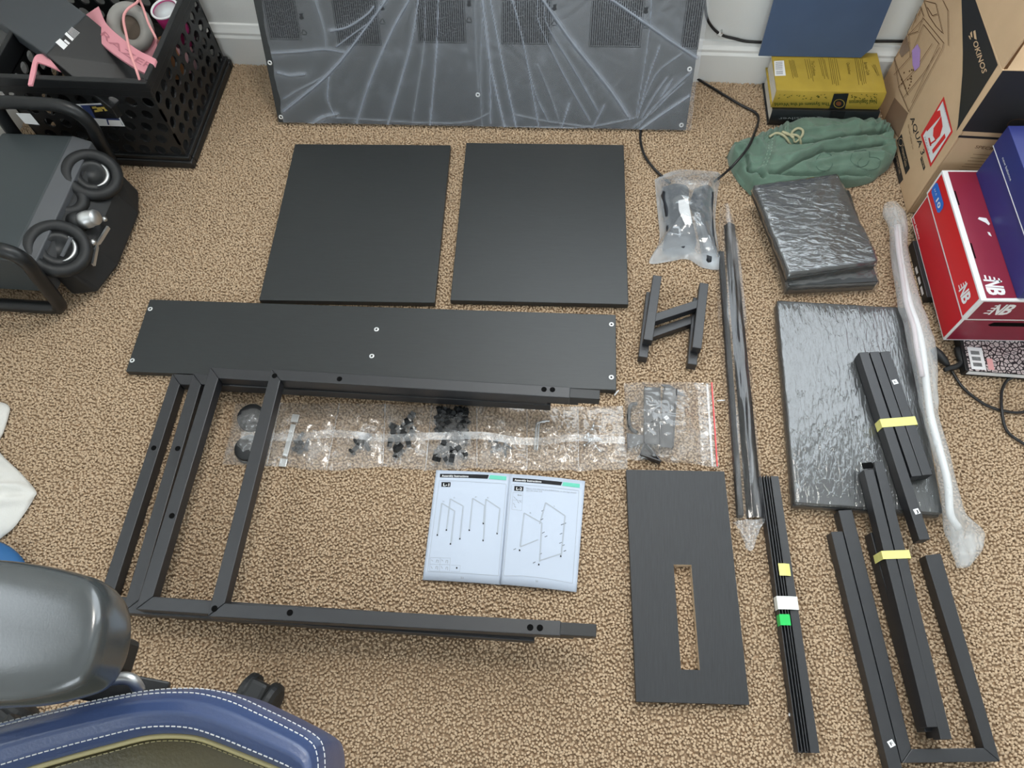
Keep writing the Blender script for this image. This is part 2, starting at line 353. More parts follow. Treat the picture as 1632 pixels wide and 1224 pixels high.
# carpet pile: short twisted yarn ends, one mesh
BOARDS = [rectfit([G(*p, z) for p in q]) for q, z in (
    (((469.5, 228.4), (717.6, 232.2), (693.3, 482.2), (413.7, 478.4)), 0.0145), (((743.5, 227.6), (995.4, 230.6), (1000.3, 484.1), (716.9, 479.5)), 0.0145),
    (((239.4, 477.5), (981, 501), (983, 620.4), (198.9, 593.3)), 0.0145), (((1237, 479), (1449, 489), (1502.7, 821), (1264, 806)), 0.026))]
def carpet():
    sp = 0.0041
    xs = np.arange(WALL_XL+0.01, 1.24, sp); ys = np.arange(-0.22, WALL_Y-0.015, sp)
    X, Y = np.meshgrid(xs, ys); X = X.ravel()+rng.uniform(-.5, .5, X.size)*sp; Y = Y.ravel()+rng.uniform(-.5, .5, Y.size)*sp
    # only where the camera, or a camera a step aside, can see
    keep = (X > -0.80-0.42*(Y+0.1)-0.10) & (X < 0.82+0.22*(Y+0.1)+0.24)
    # none grows under the big flat boards
    for q in BOARDS:
        c, ex, n, w, l = q; u = (X-c[0])*ex[0]+(Y-c[1])*ex[1]; v = (X-c[0])*n[0]+(Y-c[1])*n[1]
        keep &= ~((np.abs(u) < w/2-0.012) & (np.abs(v) < l/2-0.012))
    X, Y = X[keep], Y[keep]; N = X.size
    th = rng.uniform(0, 2*PI, N); lean = np.abs(rng.normal(0.0, 0.0018, N)); L = rng.uniform(0.0043, 0.0055, N)
    big = np.sin(X*9.0+1.3*np.sin(Y*6))*0.5+np.sin(Y*11+X*4)*0.5
    L = L*(1+0.05*big)
    dx, dy = np.cos(th)*lean, np.sin(th)*lean
    r0 = rng.uniform(0.0016, 0.0022, N); ph = rng.uniform(0, PI, N)
    V = np.empty((N, 9, 3), np.float32)
    for k in range(4):
        a = ph+k*PI/2
        V[:, k, 0] = X+r0*np.cos(a); V[:, k, 1] = Y+r0*np.sin(a); V[:, k, 2] = FLOOR_Z-0.001
        V[:, 4+k, 0] = X+dx*0.8+r0*1.15*np.cos(a+.5); V[:, 4+k, 1] = Y+dy*0.8+r0*1.15*np.sin(a+.5); V[:, 4+k, 2] = FLOOR_Z+L*0.88
    V[:, 8, 0] = X+dx*1.4; V[:, 8, 1] = Y+dy*1.4; V[:, 8, 2] = FLOOR_Z+L
    q = np.array([(0, 1, 5, 4), (1, 2, 6, 5), (2, 3, 7, 6), (3, 0, 4, 7)]); t = np.array([(4, 5, 8), (5, 6, 8), (6, 7, 8), (7, 4, 8)])
    base = (np.arange(N)*9)[:, None]
    li = np.concatenate([(base[:, :, None]+q[None]).reshape(N, 16), (base[:, :, None]+t[None]).reshape(N, 12)], 1).ravel()
    ls_one = np.array([0, 4, 8, 12, 16, 19, 22, 25]); lt_one = np.array([4]*4+[3]*4)
    ls = ((np.arange(N)*28)[:, None]+ls_one).ravel(); lt = np.tile(lt_one, N)
    me = bpy.data.meshes.new('carpet_pile'); me.vertices.add(N*9); me.vertices.foreach_set('co', V.ravel())
    me.loops.add(li.size); me.loops.foreach_set('vertex_index', li.astype(np.int32))
    me.polygons.add(ls.size); me.polygons.foreach_set('loop_start', ls.astype(np.int32)); me.polygons.foreach_set('loop_total', lt.astype(np.int32))
    me.update(calc_edges=True); me.polygons.foreach_set('use_smooth', np.ones(ls.size, bool))
    tint = np.repeat(np.clip(rng.normal(0.5, 0.22, N), 0, 1), 9).astype(np.float32)
    at = me.attributes.new('tint', 'FLOAT', 'POINT'); at.data.foreach_set('value', tint)
    m = bpy.data.materials.new('carpet_yarn'); m.use_nodes = True; nt = m.node_tree; b = nt.nodes['Principled BSDF']
    b.inputs['Roughness'].default_value = 0.95; b.inputs['Specular IOR Level'].default_value = 0.1; b.inputs['Sheen Weight'].default_value = 0.1
    a = nt.nodes.new('ShaderNodeAttribute'); a.attribute_name = 'tint'; r = nt.nodes.new('ShaderNodeValToRGB')
    r.color_ramp.elements[0].color = (0.45, 0.325, 0.21, 1); r.color_ramp.elements[1].color = (0.60, 0.45, 0.305, 1)
    nt.links.new(a.outputs['Fac'], r.inputs[0]); nt.links.new(r.outputs[0], b.inputs['Base Color'])
    me.materials.append(m)
    o = bpy.data.objects.new('carpet_pile', me); COL.objects.link(o)
    tag(o, 'tan and brown cut pile of the bedroom carpet', 'carpet', kind='stuff')
carpet()

# ================================================================== BLACK BOARDS
def board(name, quad, zt, th, m, label, group=None, cat='board', e=0.0012):
    c, ex, n, w, l = rectfit([G(*q, zt) for q in quad]); pts = rect_pts(c, ex, n, w, l)
    o = put(name, MB().prism(pts, zt-th, zt), m, bevel=e, base=(c[0], c[1], zt-th))
    tag(o, label, cat, group); return (c, ex, n, w, l)
board('shelf_board', [(469.5, 228.4), (717.6, 232.2), (693.3, 482.2), (413.7, 478.4)], 0.0145, 0.0135, M_LAM, 'square black laminate board lying to the left below the wrapped tabletop', 'square black boards')
b2 = board('shelf_board', [(743.5, 227.6), (995.4, 230.6), (1000.3, 484.1), (716.9, 479.5)], 0.0145, 0.0135, M_LAM, 'square black laminate board lying next to the plastic bag of dark brackets', 'square black boards')

def ring_insert(mb, hole, p, n, r=0.0042):
    e = unit(np.cross(n, A(0.3, 0.9, 0.1))); b = np.cross(n, e); p = A(*p); k = 20
    o = [p+n*0.0004+r*(math.cos(2*PI*i/k)*e+math.sin(2*PI*i/k)*b) for i in range(k)]
    m_ = [p+n*0.0010+r*0.75*(math.cos(2*PI*i/k)*e+math.sin(2*PI*i/k)*b) for i in range(k)]
    q = [p+n*0.0007+r*0.38*(math.cos(2*PI*i/k)*e+math.sin(2*PI*i/k)*b) for i in range(k)]
    z = [p-n*0.002+r*0.38*(math.cos(2*PI*i/k)*e+math.sin(2*PI*i/k)*b) for i in range(k)]
    mb.add(o+m_+q+z, [(j*k+i, j*k+(i+1) % k, (j+1)*k+(i+1) % k, (j+1)*k+i) for j in range(3) for i in range(k)])
    hole.poly([x+n*0.00265 for x in z])

# long panel with six inserts
zt = 0.0145
c, ex, n, w, l = rectfit([G(*q, zt) for q in ((239.4, 477.5), (981, 501), (983, 620.4), (198.9, 593.3))])
lp = thing('long_panel', 'long narrow black panel with six metal inserts above the stacked frames', 'board', (c[0], c[1], 0.001))
put('panel_slab', MB().prism(rect_pts(c, ex, n, w, l), 0.001, zt), M_LAM, lp, bevel=0.0012)
for px in ((239.5, 492.5), (210.7, 574.5), (600, 525), (592.5, 567.5), (974.5, 517), (974.3, 601.3)):
    a, h = MB(), MB(); p = G(*px, zt); ring_insert(a, h, p, A(0, 0, 1), 0.0046)
    io = put('threaded_insert', a, M_INSERT, lp, smooth=True); put('insert_hole', h, M_HOLE, io)

# monitor stand board with slot
quad = [G(*q, zt) for q in ((998.5, 748.8), (1153.7, 750.9), (1194.9, 1123.5), (1013.8, 1117.3))]
c, ex, n, w, l = rectfit(quad); outer = rect_pts(c, ex, n, w, l)
c2, e2, n2, w2, l2 = rectfit([G(*q, zt) for q in ((1073.9, 899.9), (1102.3, 899.9), (1115, 1067.9), (1085, 1067))]); inner = rect_pts(c2, ex, n, w2, l2)
sb = thing('slotted_board', 'black wood grain board with a long slot cut through it', 'board', (c[0], c[1], 0.001))
vs = [(*p, z) for z in (0.001, zt) for ring in (outer, inner) for p in ring]; fs = []
for i in range(4):
    j = (i+1) % 4
    fs += [(8+i, 8+j, 12+j, 12+i), (i, 4+i, 4+j, j), (i, j, 8+j, 8+i)]
put('board_slab', MB().add(vs, fs), M_LAMG, sb, fix=False)
mb = MB(); 
for i in range(4):
    j = (i+1) % 4; mb.add([(*inner[i], 0.001), (*inner[j], 0.001), (*inner[j], zt), (*inner[i], zt)], [(3, 2, 1, 0)])
put('raw_slot_edge', mb, mat('chipboard', (0.52, 0.40, 0.27), 0.9, var=0.3, vscale=300), sb)['label'] = 'bare chipboard edge inside the slot'

# ================================================================== STACK OF U FRAMES
TW, TH = 0.0205, 0.0225
def u_frame(label, zt, xi_top, yi_top, xi_bot, yi_bot, xr_top, xr_bot, slope, connectors, holes, sideholes=()):
    """U of square tube: one upright at the left, two rails running right; inner corner given"""
    it, ib = A(xi_top, yi_top), A(xi_bot, yi_bot); up = unit(it-ib); e = A(up[1], -up[0])
    ot, ob = it+up*TW-e*TW, ib-up*TW-e*TW
    r = thing('u_shaped_frame', label, 'metal frame', (ob[0], ob[1], zt-TH), 'stacked U frames')
    put('upright', MB().prism([ob, ib, it, ot], zt-TH, zt), M_STEEL, r, bevel=0.0012)
    dt = unit(A(1, slope[0])); db = unit(A(1, slope[1]))
    lt, lb = xr_top-it[0], xr_bot-ib[0]; g = 0.0002
    put('rail', MB().prism([it+e*g, it+dt*lt, it+dt*lt+up*TW, ot+e*g], zt-TH, zt-0.0001), M_STEEL, r, bevel=0.0012)
    put('rail', MB().prism([ob+e*g, ob+e*TW+db*lb, ib+db*lb, ib+e*g], zt-TH, zt-0.0001), M_STEEL, r, bevel=0.0012)
    if connectors:
        for s, d, L, q in ((it, dt, lt, connectors[0]), (ib-up*TW, db, lb, connectors[1])):
            a, b = s+d*(L-0.02)+up*0.0015, s+d*(q-it[0])+up*0.0015
            put('connector', MB().prism([a, b, b+up*(TW-0.003), a+up*(TW-0.003)], zt-TH+0.0015, zt-0.0015), M_PLBLACK, r, bevel=0.0010)
    for px in holes:
        p = G(*px, zt); put('bolt_hole', MB().lathe([(0.0046, 0.0), (0.0046, 0.00025), (0, 0.00025)], (p[0], p[1], zt), n=16), M_HOLE, r)
    return r
u_frame('lowest of the stacked black frames, its upright farthest to the left', 0.0235, -0.679, 0.5456, -0.6755, 0.1732, -0.10, -0.10, (0.022, 0.022), None, [(245, 714)])
u_frame('second lowest black U frame, upright beside a narrow gap', 0.0461, -0.6283, 0.5378, -0.6198, 0.1674, -0.0145, -0.0142, (0.008, 0.018), None, [(283.3, 714.8)])
u_frame('third black U frame in the stack, upright between the gap and the cell bags', 0.0687, -0.5889, 0.5411, -0.5878, 0.1707, -0.02, -0.012, (0.004, 0.022), (0.032, 0.042), [(274, 822)])
u_frame('topmost black U frame, crossing over the strip of small bags', 0.0913, -0.4704, 0.5338, -0.467, 0.1669, 0.0164, 0.0227, (0.0055, 0.032), (0.0656, 0.070),
        [(437.5, 599), (541, 604), (867, 620.6), (880.5, 621), (341.8, 970), (462, 976.5), (845, 1000), (860.5, 1000.6)])

# ================================================================== TWO H BRACKETS
def h_bracket(label, zt, ll, rl, cb, w=0.0165, h=0.0195):
    r = thing('h_bracket', label, 'bracket', (*G(*ll[1], zt)[:2], zt-h), 'H brackets')
    put('leg', MB().bar(G(*ll[0], zt), G(*ll[1], zt), w, h), M_STEEL, r, bevel=0.0010)
    put('leg', MB().bar(G(*rl[0], zt), G(*rl[1], zt), w, h), M_STEEL, r, bevel=0.0010)
    put('crossbar', MB().bar(G(*cb[0], zt-0.002), G(*cb[1], zt-0.002), w*0.98, h-0.003), M_STEEL, r, bevel=0.0010)
h_bracket('lower black H bracket peeking out from under the other one', 0.0205, ((1037.2, 465.5), (1025, 569)), ((1112, 474.5), (1103.5, 580.6)), ((1034, 533), (1106, 508)))
h_bracket('upper black H bracket lying on top of its twin', 0.0402, ((1048, 439), (1032.8, 541.6)), ((1122.5, 451), (1110.6, 554.5)), ((1041, 507), (1116, 482.5)))

# ================================================================== WRAPPED TABLETOP LEANING ON THE WALL
bl, br = A(-0.6607, 1.2095, 0.001), A(0.2326, 1.2379, 0.001)
pe = unit(br-bl); PW = np.linalg.norm(br-bl); nb = A(-pe[1], pe[0], 0); LEAN = math.radians(23.5)
pu = nb*math.sin(LEAN)+A(0, 0, 1)*math.cos(LEAN); pn = np.cross(pe, pu); PT = 0.0145; PH = 0.385
bl = bl + A(0, 0, PT*math.sin(LEAN)); 
def panel(u, v, d=0.0): return bl+pe*u+pu*v+pn*d
def puv(x, y, d=0.0):
    p = PL(x, y, bl+pn*d, pn)-bl; return float(p @ pe), float(p @ pu)
tp = thing('tabletop_panel', 'large black tabletop in wrinkled clear plastic leaning against the wall', 'tabletop', (bl+br)/2*A(1, 1, 0))
mb = MB(); fr_ = [panel(0, 0), panel(PW, 0), panel(PW, PH), panel(0, PH)]
mb.hexa([p-pn*PT for p in fr_], fr_); put('panel_slab', mb, M_LAM, tp, bevel=0.0012)
for px in ((430, 100), (447.7, 186.5), (1099, 110), (1086, 199.3), (761.5, 151), (600.5, 210)):
    if px[1] > 205: continue
    a, h = MB(), MB(); u, v = puv(*px); ring_insert(a, h, panel(u, v), pn, 0.0050)
    io = put('threaded_insert', a, M_INSERT, tp, smooth=True); put('insert_hole', h, M_HOLE, io)
z3 = lambda x, y: zm(x, y, 380, 0, 4.08)
z4 = lambda x, y: zm(x, y, 760, 0, 3.4)
ridges = [  # (points seen, height, width, doubled film)
    ([z3(985, -60), z3(960, 0), z3(830, 180), z3(600, 470), z3(300, 720)], 6.0, 3.6, 1.0),
    ([z3(1125, -60), z3(1110, 0), z3(1000, 200), z3(860, 520), z3(770, 800)], 4.5, 3.0, 0.9),
    ([z3(1175, -60), z3(1170, 0), z3(1120, 300), z3(1020, 650), z3(970, 820)], 4.0, 2.6, 0.9),
    ([z3(1215, 0), z3(1210, 280), z3(1170, 560), z3(1130, 810)], 2.5, 2.2, 0.5),
    ([z3(1300, 0), z3(1290, 280), z3(1270, 560), z3(1245, 820)], 3.5, 2.2, 0.8),
    ([z3(1540, 0), z3(1540, 150), z3(1560, 600)], 2.5, 2.0, 0.4),
    ([z3(1590, 0), z3(1632, 330), z3(1640, 800)], 4, 2.6, 0.8),
    ([z3(500, 0), z3(560, 200), z3(570, 320)], 3, 3.5, 0.5), ([z3(220, 345), z3(400, 335), z3(560, 320), z3(690, 340)], 3, 4.5, 0.6),
    ([z3(255, 470), z3(340, 490), z3(430, 480)], 4, 5, 0.7), ([z3(300, 640), z3(400, 580), z3(520, 520), z3(590, 470)], 3, 3, 0.5),
    ([z3(470, 810), z3(560, 760), z3(640, 740)], 4, 5, 0.8), ([z3(590, 500), z3(580, 640), z3(620, 740)], 3, 2.5, 0.7),
    ([z3(600, 200), z3(720, 170), z3(840, 90), z3(880, 40)], 5, 4, 0.8), ([z3(640, 300), z3(720, 240), z3(830, 160)], 4, 3, 0.7),
    ([z3(640, 765), z3(900, 780), z3(1250, 800), z3(1500, 790), z3(1632, 735)], 2.5, 2.0, 0.5),
    ([z4(20, -40), z4(30, 0), z4(70, 330), z4(150, 690)], 4.5, 2.6, 1.0), ([z4(70, -30), z4(80, 30), z4(140, 350), z4(215, 700)], 4, 2.4, 0.9),
    ([z4(180, -30), z4(190, 0), z4(250, 220), z4(320, 600), z4(335, 690)], 3.5, 2.4, 0.7), ([z4(200, 0), z4(220, 90), z4(310, 480), z4(385, 650)], 3.5, 2.2, 0.6),
    ([z4(330, 0), z4(340, 130), z4(480, 420), z4(610, 650)], 3.5, 2.2, 0.7), ([z4(370, 0), z4(380, 130), z4(530, 380), z4(655, 600)], 3.5, 2.4, 0.7),
    ([z4(330, -40), z4(360, 0), z4(520, 230), z4(720, 480), z4(820, 630)], 6, 4.2, 1.0), ([z4(690, -30), z4(735, 0), z4(950, 150), z4(1080, 240), z4(1190, 310)], 6, 4.2, 1.0),
    ([z4(945, 0), z4(935, 170), z4(900, 400), z4(860, 640)], 3, 2.0, 0.6), ([z4(990, 250), z4(920, 450), z4(870, 640)], 3, 1.9, 0.7),
    ([z4(1160, 390), z4(980, 560), z4(870, 690)], 3.5, 2.0, 0.8), ([z4(1150, 520), z4(1000, 620), z4(870, 712)], 4, 3.0, 1.0),
    ([z4(1110, 290), z4(990, 380), z4(930, 480), z4(880, 600)], 3, 1.8, 0.6), ([z4(1030, 420), z4(960, 520), z4(890, 640)], 3, 1.8, 0.7),
    ([z4(1060, 430), z4(1000, 520)], 3, 1.8, 0.7), ([z4(1120, 450), z4(1040, 520), z4(960, 600), z4(850, 690)], 3, 1.8, 0.6),
    ([z4(330, 350), z4(400, 520), z4(460, 700)], 2.5, 2, 0.5), ([z4(500, 560), z4(460, 690)], 3, 2, 0.8), ([z4(690, 570), z4(630, 690)], 3, 2, 0.8),
    ([z4(0, 690), z4(320, 690), z4(600, 688), z4(850, 640)], 2.5, 2.0, 0.5), ([z4(200, 620), z4(400, 660), z4(620, 690)], 2.5, 2.0, 0.4),
    ([z4(30, 100), z4(20, 400), z4(30, 690)], 3, 2.4, 0.5),
]
nu, nv = 520, 210
tt = np.linspace(0, 1, nu); vv = np.linspace(0.0, 0.375, nv)
UL = 0.010+0.006*noise1(vv*40, 3)+np.clip(vv-0.08, 0, 1)*0.02; UR = PW+0.006+0.006*noise1(vv*30, 5)
UU = UL[:, None]+(UR-UL)[:, None]*tt[None]; VV = np.repeat(vv[:, None], nu, 1)
H = np.zeros_like(UU); FO = np.zeros_like(UU)
for pts, hh, ww, fo in ridges:
    q = np.array([puv(*p) for p in pts])
    if len(q) > 2: q = spline(q, 14)
    D = np.full(UU.shape, 9.0)
    for a, b in zip(q[:-1], q[1:]):
        ab = b-a; t = np.clip(((UU-a[0])*ab[0]+(VV-a[1])*ab[1])/(ab @ ab), 0, 1)
        D = np.minimum(D, np.hypot(UU-a[0]-t*ab[0], VV-a[1]-t*ab[1]))
    k = np.exp(-(D/(ww*0.00055))**2); H = np.maximum(H, k*hh*0.0006)
    k2 = np.exp(-((D-ww*0.0009)/(ww*0.0005))**2); wide = np.exp(-(D/(ww*0.0022))**2)
    FO = np.maximum(FO, np.maximum(k*fo*0.8, np.maximum(k2*fo*0.45, wide*fo*0.28)))
fine = 0.00018*np.sin(UU*180+6*np.sin(VV*40))*np.sin(VV*70+4*np.sin(UU*22))
pos = bl[None, None]+UU[..., None]*pe+VV[..., None]*pu+(0.0022+H+fine)[..., None]*pn
mb = MB(); mb.v = [tuple(p) for p in pos.reshape(-1, 3)]
mb.f = [(j*nu+i, j*nu+i+1, (j+1)*nu+i+1, (j+1)*nu+i) for j in range(nv-1) for i in range(nu-1)]
mb.attr = FO.ravel()
FILM_TOP = film('tabletop_film', haze=0.10, gloss=0.6, rough=0.33, bump=0.08, bscale=45, tint=(0.48, 0.54, 0.64), fold=0.6, veins=0.10)
fo_ = put('plastic_wrap', mb, FILM_TOP, tp, smooth=True); fo_['label'] = 'wrinkled clear plastic with printed warning blocks'
# printed warning columns on the plastic
pr = MB()
def pquad(u0, u1, v0, v1): pr.poly([panel(u0, v0, 0.0034), panel(u1, v0, 0.0034), panel(u1, v1, 0.0034), panel(u0, v1, 0.0034)])
R2 = random.Random(3)
for (a, b) in ((z3(215, 250), z3(405, 250)), (z3(655, 285), z3(925, 285)), (z3(1180, 270), z3(1475, 270)), (z4(140, 232), z4(395, 232)), (z4(612, 248), z4(880, 248)), (z4(1108, 258), z4(1192, 258))):
    (u0, v0), (u1, v1) = puv(*a), puv(*b); v0 = (v0+v1)/2; k = max(6, int((u1-u0)/0.0042)); st = (u1-u0)/k
    for i in range(k):
        v = v0+0.001
        while v < 0.36:
            L = R2.uniform(0.003, 0.012); pquad(u0+i*st+st*0.22, u0+i*st+st*0.72, v, min(v+L, 0.365)); v += L+R2.uniform(0.001, 0.002)
    pquad(u0-0.002, u1+0.002, v0-0.002, v0-0.0013); pquad(u1+0.0013, u1+0.002, v0-0.002, 0.365); pquad(u0-0.002, u0-0.0013, v0-0.002, 0.365)
for a in (z3(430, 210), z3(938, 140), z3(1500, 130), z4(420, 125), z4(915, 140)):       # triangle marks
    u, v = puv(*a)
    for k in range(3):
        t0, t1 = PI/2+k*2*PI/3, PI/2+(k+1)*2*PI/3
        p, q = A(math.cos(t0), math.sin(t0))*0.0075, A(math.cos(t1), math.sin(t1))*0.0075; d = unit(q-p); s = A(-d[1], d[0])*0.0006; p, q = p+d*0.002, q-d*0.002
        pr.poly([panel(u+x[0], v+x[1], 0.0034) for x in (p-s, q-s, q+s, p+s)])
for a in (z3(410, 105), z3(1500, 20), z4(420, 38), z4(915, 55), z3(935, 45)):           # dark bag marks
    u, v = puv(*a)
    pr.poly([panel(u+x, v+y, 0.0034) for x, y in ((-.005, -.003), (-.001, -.006), (.005, -.004), (.003, .001), (.005, .006), (-.003, .005), (-.002, .001))])
M_FILMINK = mat('film_ink', (0.018, 0.020, 0.024), 0.5)
put('warning_print', pr, M_FILMINK, fo_)['kind'] = 'stuff'

# ================================================================== STRIP OF SMALL ZIP BAGS
FILM_BAG = film('bag_film', haze=0.12, gloss=0.75, rough=0.16, bump=0.28, bscale=42, tint=(0.74, 0.73, 0.72), veins=0.3)
FILM_ZIP = film('zip_film', haze=0.13, gloss=0.8, rough=0.2, bump=0.3, bscale=40, veins=0.35)
topx = [(375, 642), (447, 641), (541, 642), (614, 643), (688, 645), (760, 645), (840, 646), (921, 647), (993, 646)]
botx = [(354, 738), (425, 741), (520, 749), (610, 743), (678, 749), (760, 745), (840, 748), (922, 749), (1001, 746)]
pz = 0.007
sr = thing('zip_bag_strip', 'strip of eight clear zip bags holding bolts, keys and caps', 'plastic bag', (*G(680, 700)[:2], 0.0))
for i in range(8):
    a, b, c_, d = (G(*p, pz) for p in (topx[i], topx[i+1], botx[i+1], botx[i]))
    bulge = (0.018, 0.008, 0.007, 0.011, 0.013, 0.006, 0.006, 0.006)[i]
    def fn(s, t, a=a, b=b, c_=c_, d=d, i=i, bulge=bulge):
        p = (a*(1-s)+b*s)*(1-t)+(d*(1-s)+c_*s)*t
        e = (math.sin(PI*s)*math.sin(PI*t))**0.6 if 0 < s < 1 and 0 < t < 1 else 0
        z = 0.004+bulge*e*(0.75+0.5*noise2(s*4+i*9, t*5, 1))+0.0035*abs(noise2(s*9+i*7, t*11, 2)-0.5)*2*(0.3+e)
        edge = 0.0022*(noise1(s*7+i*3, 4)-0.5)
        return (p[0], p[1]+(edge*2 if t > 0.97 else 0), z)
    put('pocket', MB().grid(34, 40, fn), FILM_BAG, sr, smooth=True)
def fnz(s, t):
    p = G(385+s*612, 689+s*3+t*12+2.5*math.sin(s*19), 0.02); return (p[0], p[1], 0.0225+0.003*math.sin(s*31)-(0.010 if s > .62 else 0)*min(1, (s-.62)*12 if s > .62 else 0))
put('zip_strip', MB().grid(120, 4, fnz), FILM_ZIP, sr, smooth=True)

for i in range(1, 8):
    P = [G(topx[i][0]*(1-t)+botx[i][0]*t, topx[i][1]*(1-t)+botx[i][1]*t, 0.007)+A(0, 0, 0.001) for t in np.linspace(0, 1, 12)]
    put('seam', MB().tube([A(p[0], p[1], 0.0065+0.0015*math.sin(9*k)) for k, p in enumerate(P)], 0.0011, 5), FILM_ZIP, sr, smooth=True)
# things in the little bags
def bolt_mesh(name, L=0.020, r=0.0026, hr=0.0048, m=M_PLBLACK):
    mb = MB(); mb.lathe([(0, 0), (hr*0.8, 0.0), (hr, 0.001), (hr, 0.003), (r, 0.0035), (r, L-0.001), (r*0.6, L), (0, L)], n=10)
    me = bpy.data.meshes.new(name); me.from_pydata(mb.v, [], mb.f); me.materials.append(m); me.polygons.foreach_set('use_smooth', [True]*len(me.polygons)); return me
BOLT_B = bolt_mesh('black_bolt'); BOLT_S = bolt_mesh('silver_screw', 0.016, 0.0016, 0.0034, M_SILVER)
def clip_mesh():
    mb = MB(); pts = [(-0.008, 0), (0.008, 0), (0.009, 0.004), (0.004, 0.005), (0.0035, 0.011), (-0.0035, 0.011), (-0.004, 0.005), (-0.009, 0.004)]
    mb.hexa([(x, -0.004, y) for x, y in pts], [(x, 0.004, y) for x, y in pts])
    me = bpy.data.meshes.new('black_clip'); me.from_pydata(mb.v, [], mb.f); me.materials.append(M_PLBLACK); return me
CLIP = clip_mesh()
def drop(name, me, px, z, rot, label, cat, group, s=1.0):
    o = bpy.data.objects.new(name, me); COL.objects.link(o); p = G(*px, z); o.location = p; o.rotation_euler = rot; o.scale = (s,)*3
    return tag(o, label, cat, group)
R3 = random.Random(11)
for px in ((471, 706), (477, 714), (483, 704), (468, 718), (486, 718), (478, 722)):
    drop('bolt', BOLT_B, px, 0.005, (PI/2, 0, R3.uniform(0, 6)), 'black bolt in the bag with the grey spanner', 'bolt', 'bolts beside the spanner', 1.15)
for px, a in (((559, 722), 2.5), ((565, 706), 2.2), ((577, 696), 0.6), ((570, 712), 2.4)):
    drop('bolt', BOLT_B, px, 0.005, (PI/2, 0, a), 'long black bolt in the third bag of the strip', 'bolt', 'long bolts in the third bag', 1.5)
for px in ((628, 690), (640, 681), (652, 676), (657, 664), (634, 703), (645, 695), (638, 716), (656, 690), (650, 704), (630, 680), (622, 707), (640, 688), (636, 725)):
    drop('corner_clip', CLIP, px, R3.uniform(0.002, 0.010), (R3.uniform(-.6, .6), R3.uniform(-.6, .6), R3.uniform(0, 6)), 'small black clip in the fourth bag of the strip', 'clip', 'clips in the fourth bag', R3.uniform(1.0, 1.4))
for k in range(88):
    px = (R3.uniform(696, 742), R3.uniform(656, 732) if k % 3 else R3.uniform(654, 685))
    drop('corner_clip', CLIP, px, R3.uniform(0.001, 0.009), (R3.uniform(-.7, .7), R3.uniform(-.7, .7), R3.uniform(0, 6)), 'small black clip in the fullest bag of the strip', 'clip', 'clips in the fullest bag', R3.uniform(0.75, 1.15))
for px in ((789, 707), (794, 703), (798, 710), (803, 707), (796, 714), (805, 714)):
    drop('bolt', BOLT_B, px, 0.004, (PI/2, R3.uniform(-.3, .3), R3.uniform(0, 6)), 'short black screw in the bag before the hex keys', 'screw', 'short black screws', 0.85)
for px, a in (((931, 697), 1.4), ((937, 690), 0.2), ((943, 686), 2.9), ((946, 695), 1.2), ((941, 701), 1.9), ((930, 711), 2.3), ((948, 710), 0.8), ((944, 679), 1.6)):
    drop('screw', BOLT_S, px, 0.005, (PI/2, 0, a), 'short silver screw in the last bag of the strip', 'screw', 'silver screws in the last bag', 1.0)
for k, (dx, dy, lab) in enumerate(((0, 0, 'shorter-armed silver hex key, right one of the pair in its bag'), (-4, 1.5, 'silver hex key on the left of the pair in its bag'))):
    P = [G(876+dx-k*3, 671+dy, 0.008), G(866+dx, 671.5+dy, 0.008), G(860+dx, 673+dy, 0.008), G(858.8+dx, 678+dy, 0.008), G(857+dx, 700+dy, 0.006), G(855.6+dx, 718-k*2+dy, 0.006)]
    tag(put('hex_key', MB().tube(P, 0.0019, 6), M_SILVER, smooth=False), lab, 'hex key')
# flat spanner
p, q = G(470, 666, 0.009), G(451, 737, 0.006); d = unit(q-p)
r = thing('spanner', 'flat grey spanner inside the second bag of the strip', 'spanner', (*((p+q)/2)[:2], 0.004))
put('handle', MB().bar(p+d*0.012, q-d*0.012, 0.009, 0.003), M_BRUSH, r, bevel=0.0008)
for c_ in (p, q): put('jaw', MB().box(c_-A(0, 0, 0.0015), (0.013, 0.015, 0.003), ex=(d[1], -d[0], 0), ey=(d[0], d[1], 0)), M_BRUSH, r, bevel=0.001)
for px, lab in (((400, 664), 'black round foot cap, the farther of two in the first bag'), ((396, 714), 'black round foot cap, the nearer of two in the first bag')):
    p = G(*px, 0.012); r = thing('foot_cap', lab, 'cap', (p[0], p[1], 0.001), 'foot caps')
    put('cap_cup', MB().lathe([(0.0225, 0.001), (0.024, 0.002), (0.024, 0.014), (0.022, 0.016), (0.012, 0.0165), (0, 0.0165)], (p[0], p[1], 0), n=28), M_RUBBER, r, smooth=True)
    put('cap_rim', MB().lathe([(0.0246, 0.001), (0.0254, 0.002), (0.0254, 0.004), (0.0246, 0.005)], (p[0], p[1], 0), n=28), M_PLBLACK, r, smooth=True)

# ================================================================== ZIP BAG OF BRACKETS
za = lambda x, y: zm(x, y, 880, 580, 5.829)
zr = thing('zip_bag', 'larger clear zip bag with a red seal line, full of black brackets', 'plastic bag', (*G(1070, 680)[:2], 0.0))
Q = [G(*p, 0.006) for p in (za(668, 172), za(1495, 168), za(1550, 952), za(690, 880))]
def fnb(s, t):
    p = (Q[0]*(1-s)+Q[1]*s)*(1-t)+(Q[3]*(1-s)+Q[2]*s)*t
    e = max(0, math.sin(PI*min(1, s*1.25))*math.sin(PI*t))**0.55 if s < 0.8 else 0
    z = 0.004+0.028*e*(0.85+0.3*noise2(s*5, t*5, 3))+0.003*abs(noise2(s*14, t*16, 5)-0.5)*2
    return (p[0], p[1]+0.004*(noise1(s*8, 3)-.5)*(1 if t in (0, 1) else 0), z)
put('bag_film', MB().grid(60, 60, fnb), FILM_BAG, zr, smooth=True)
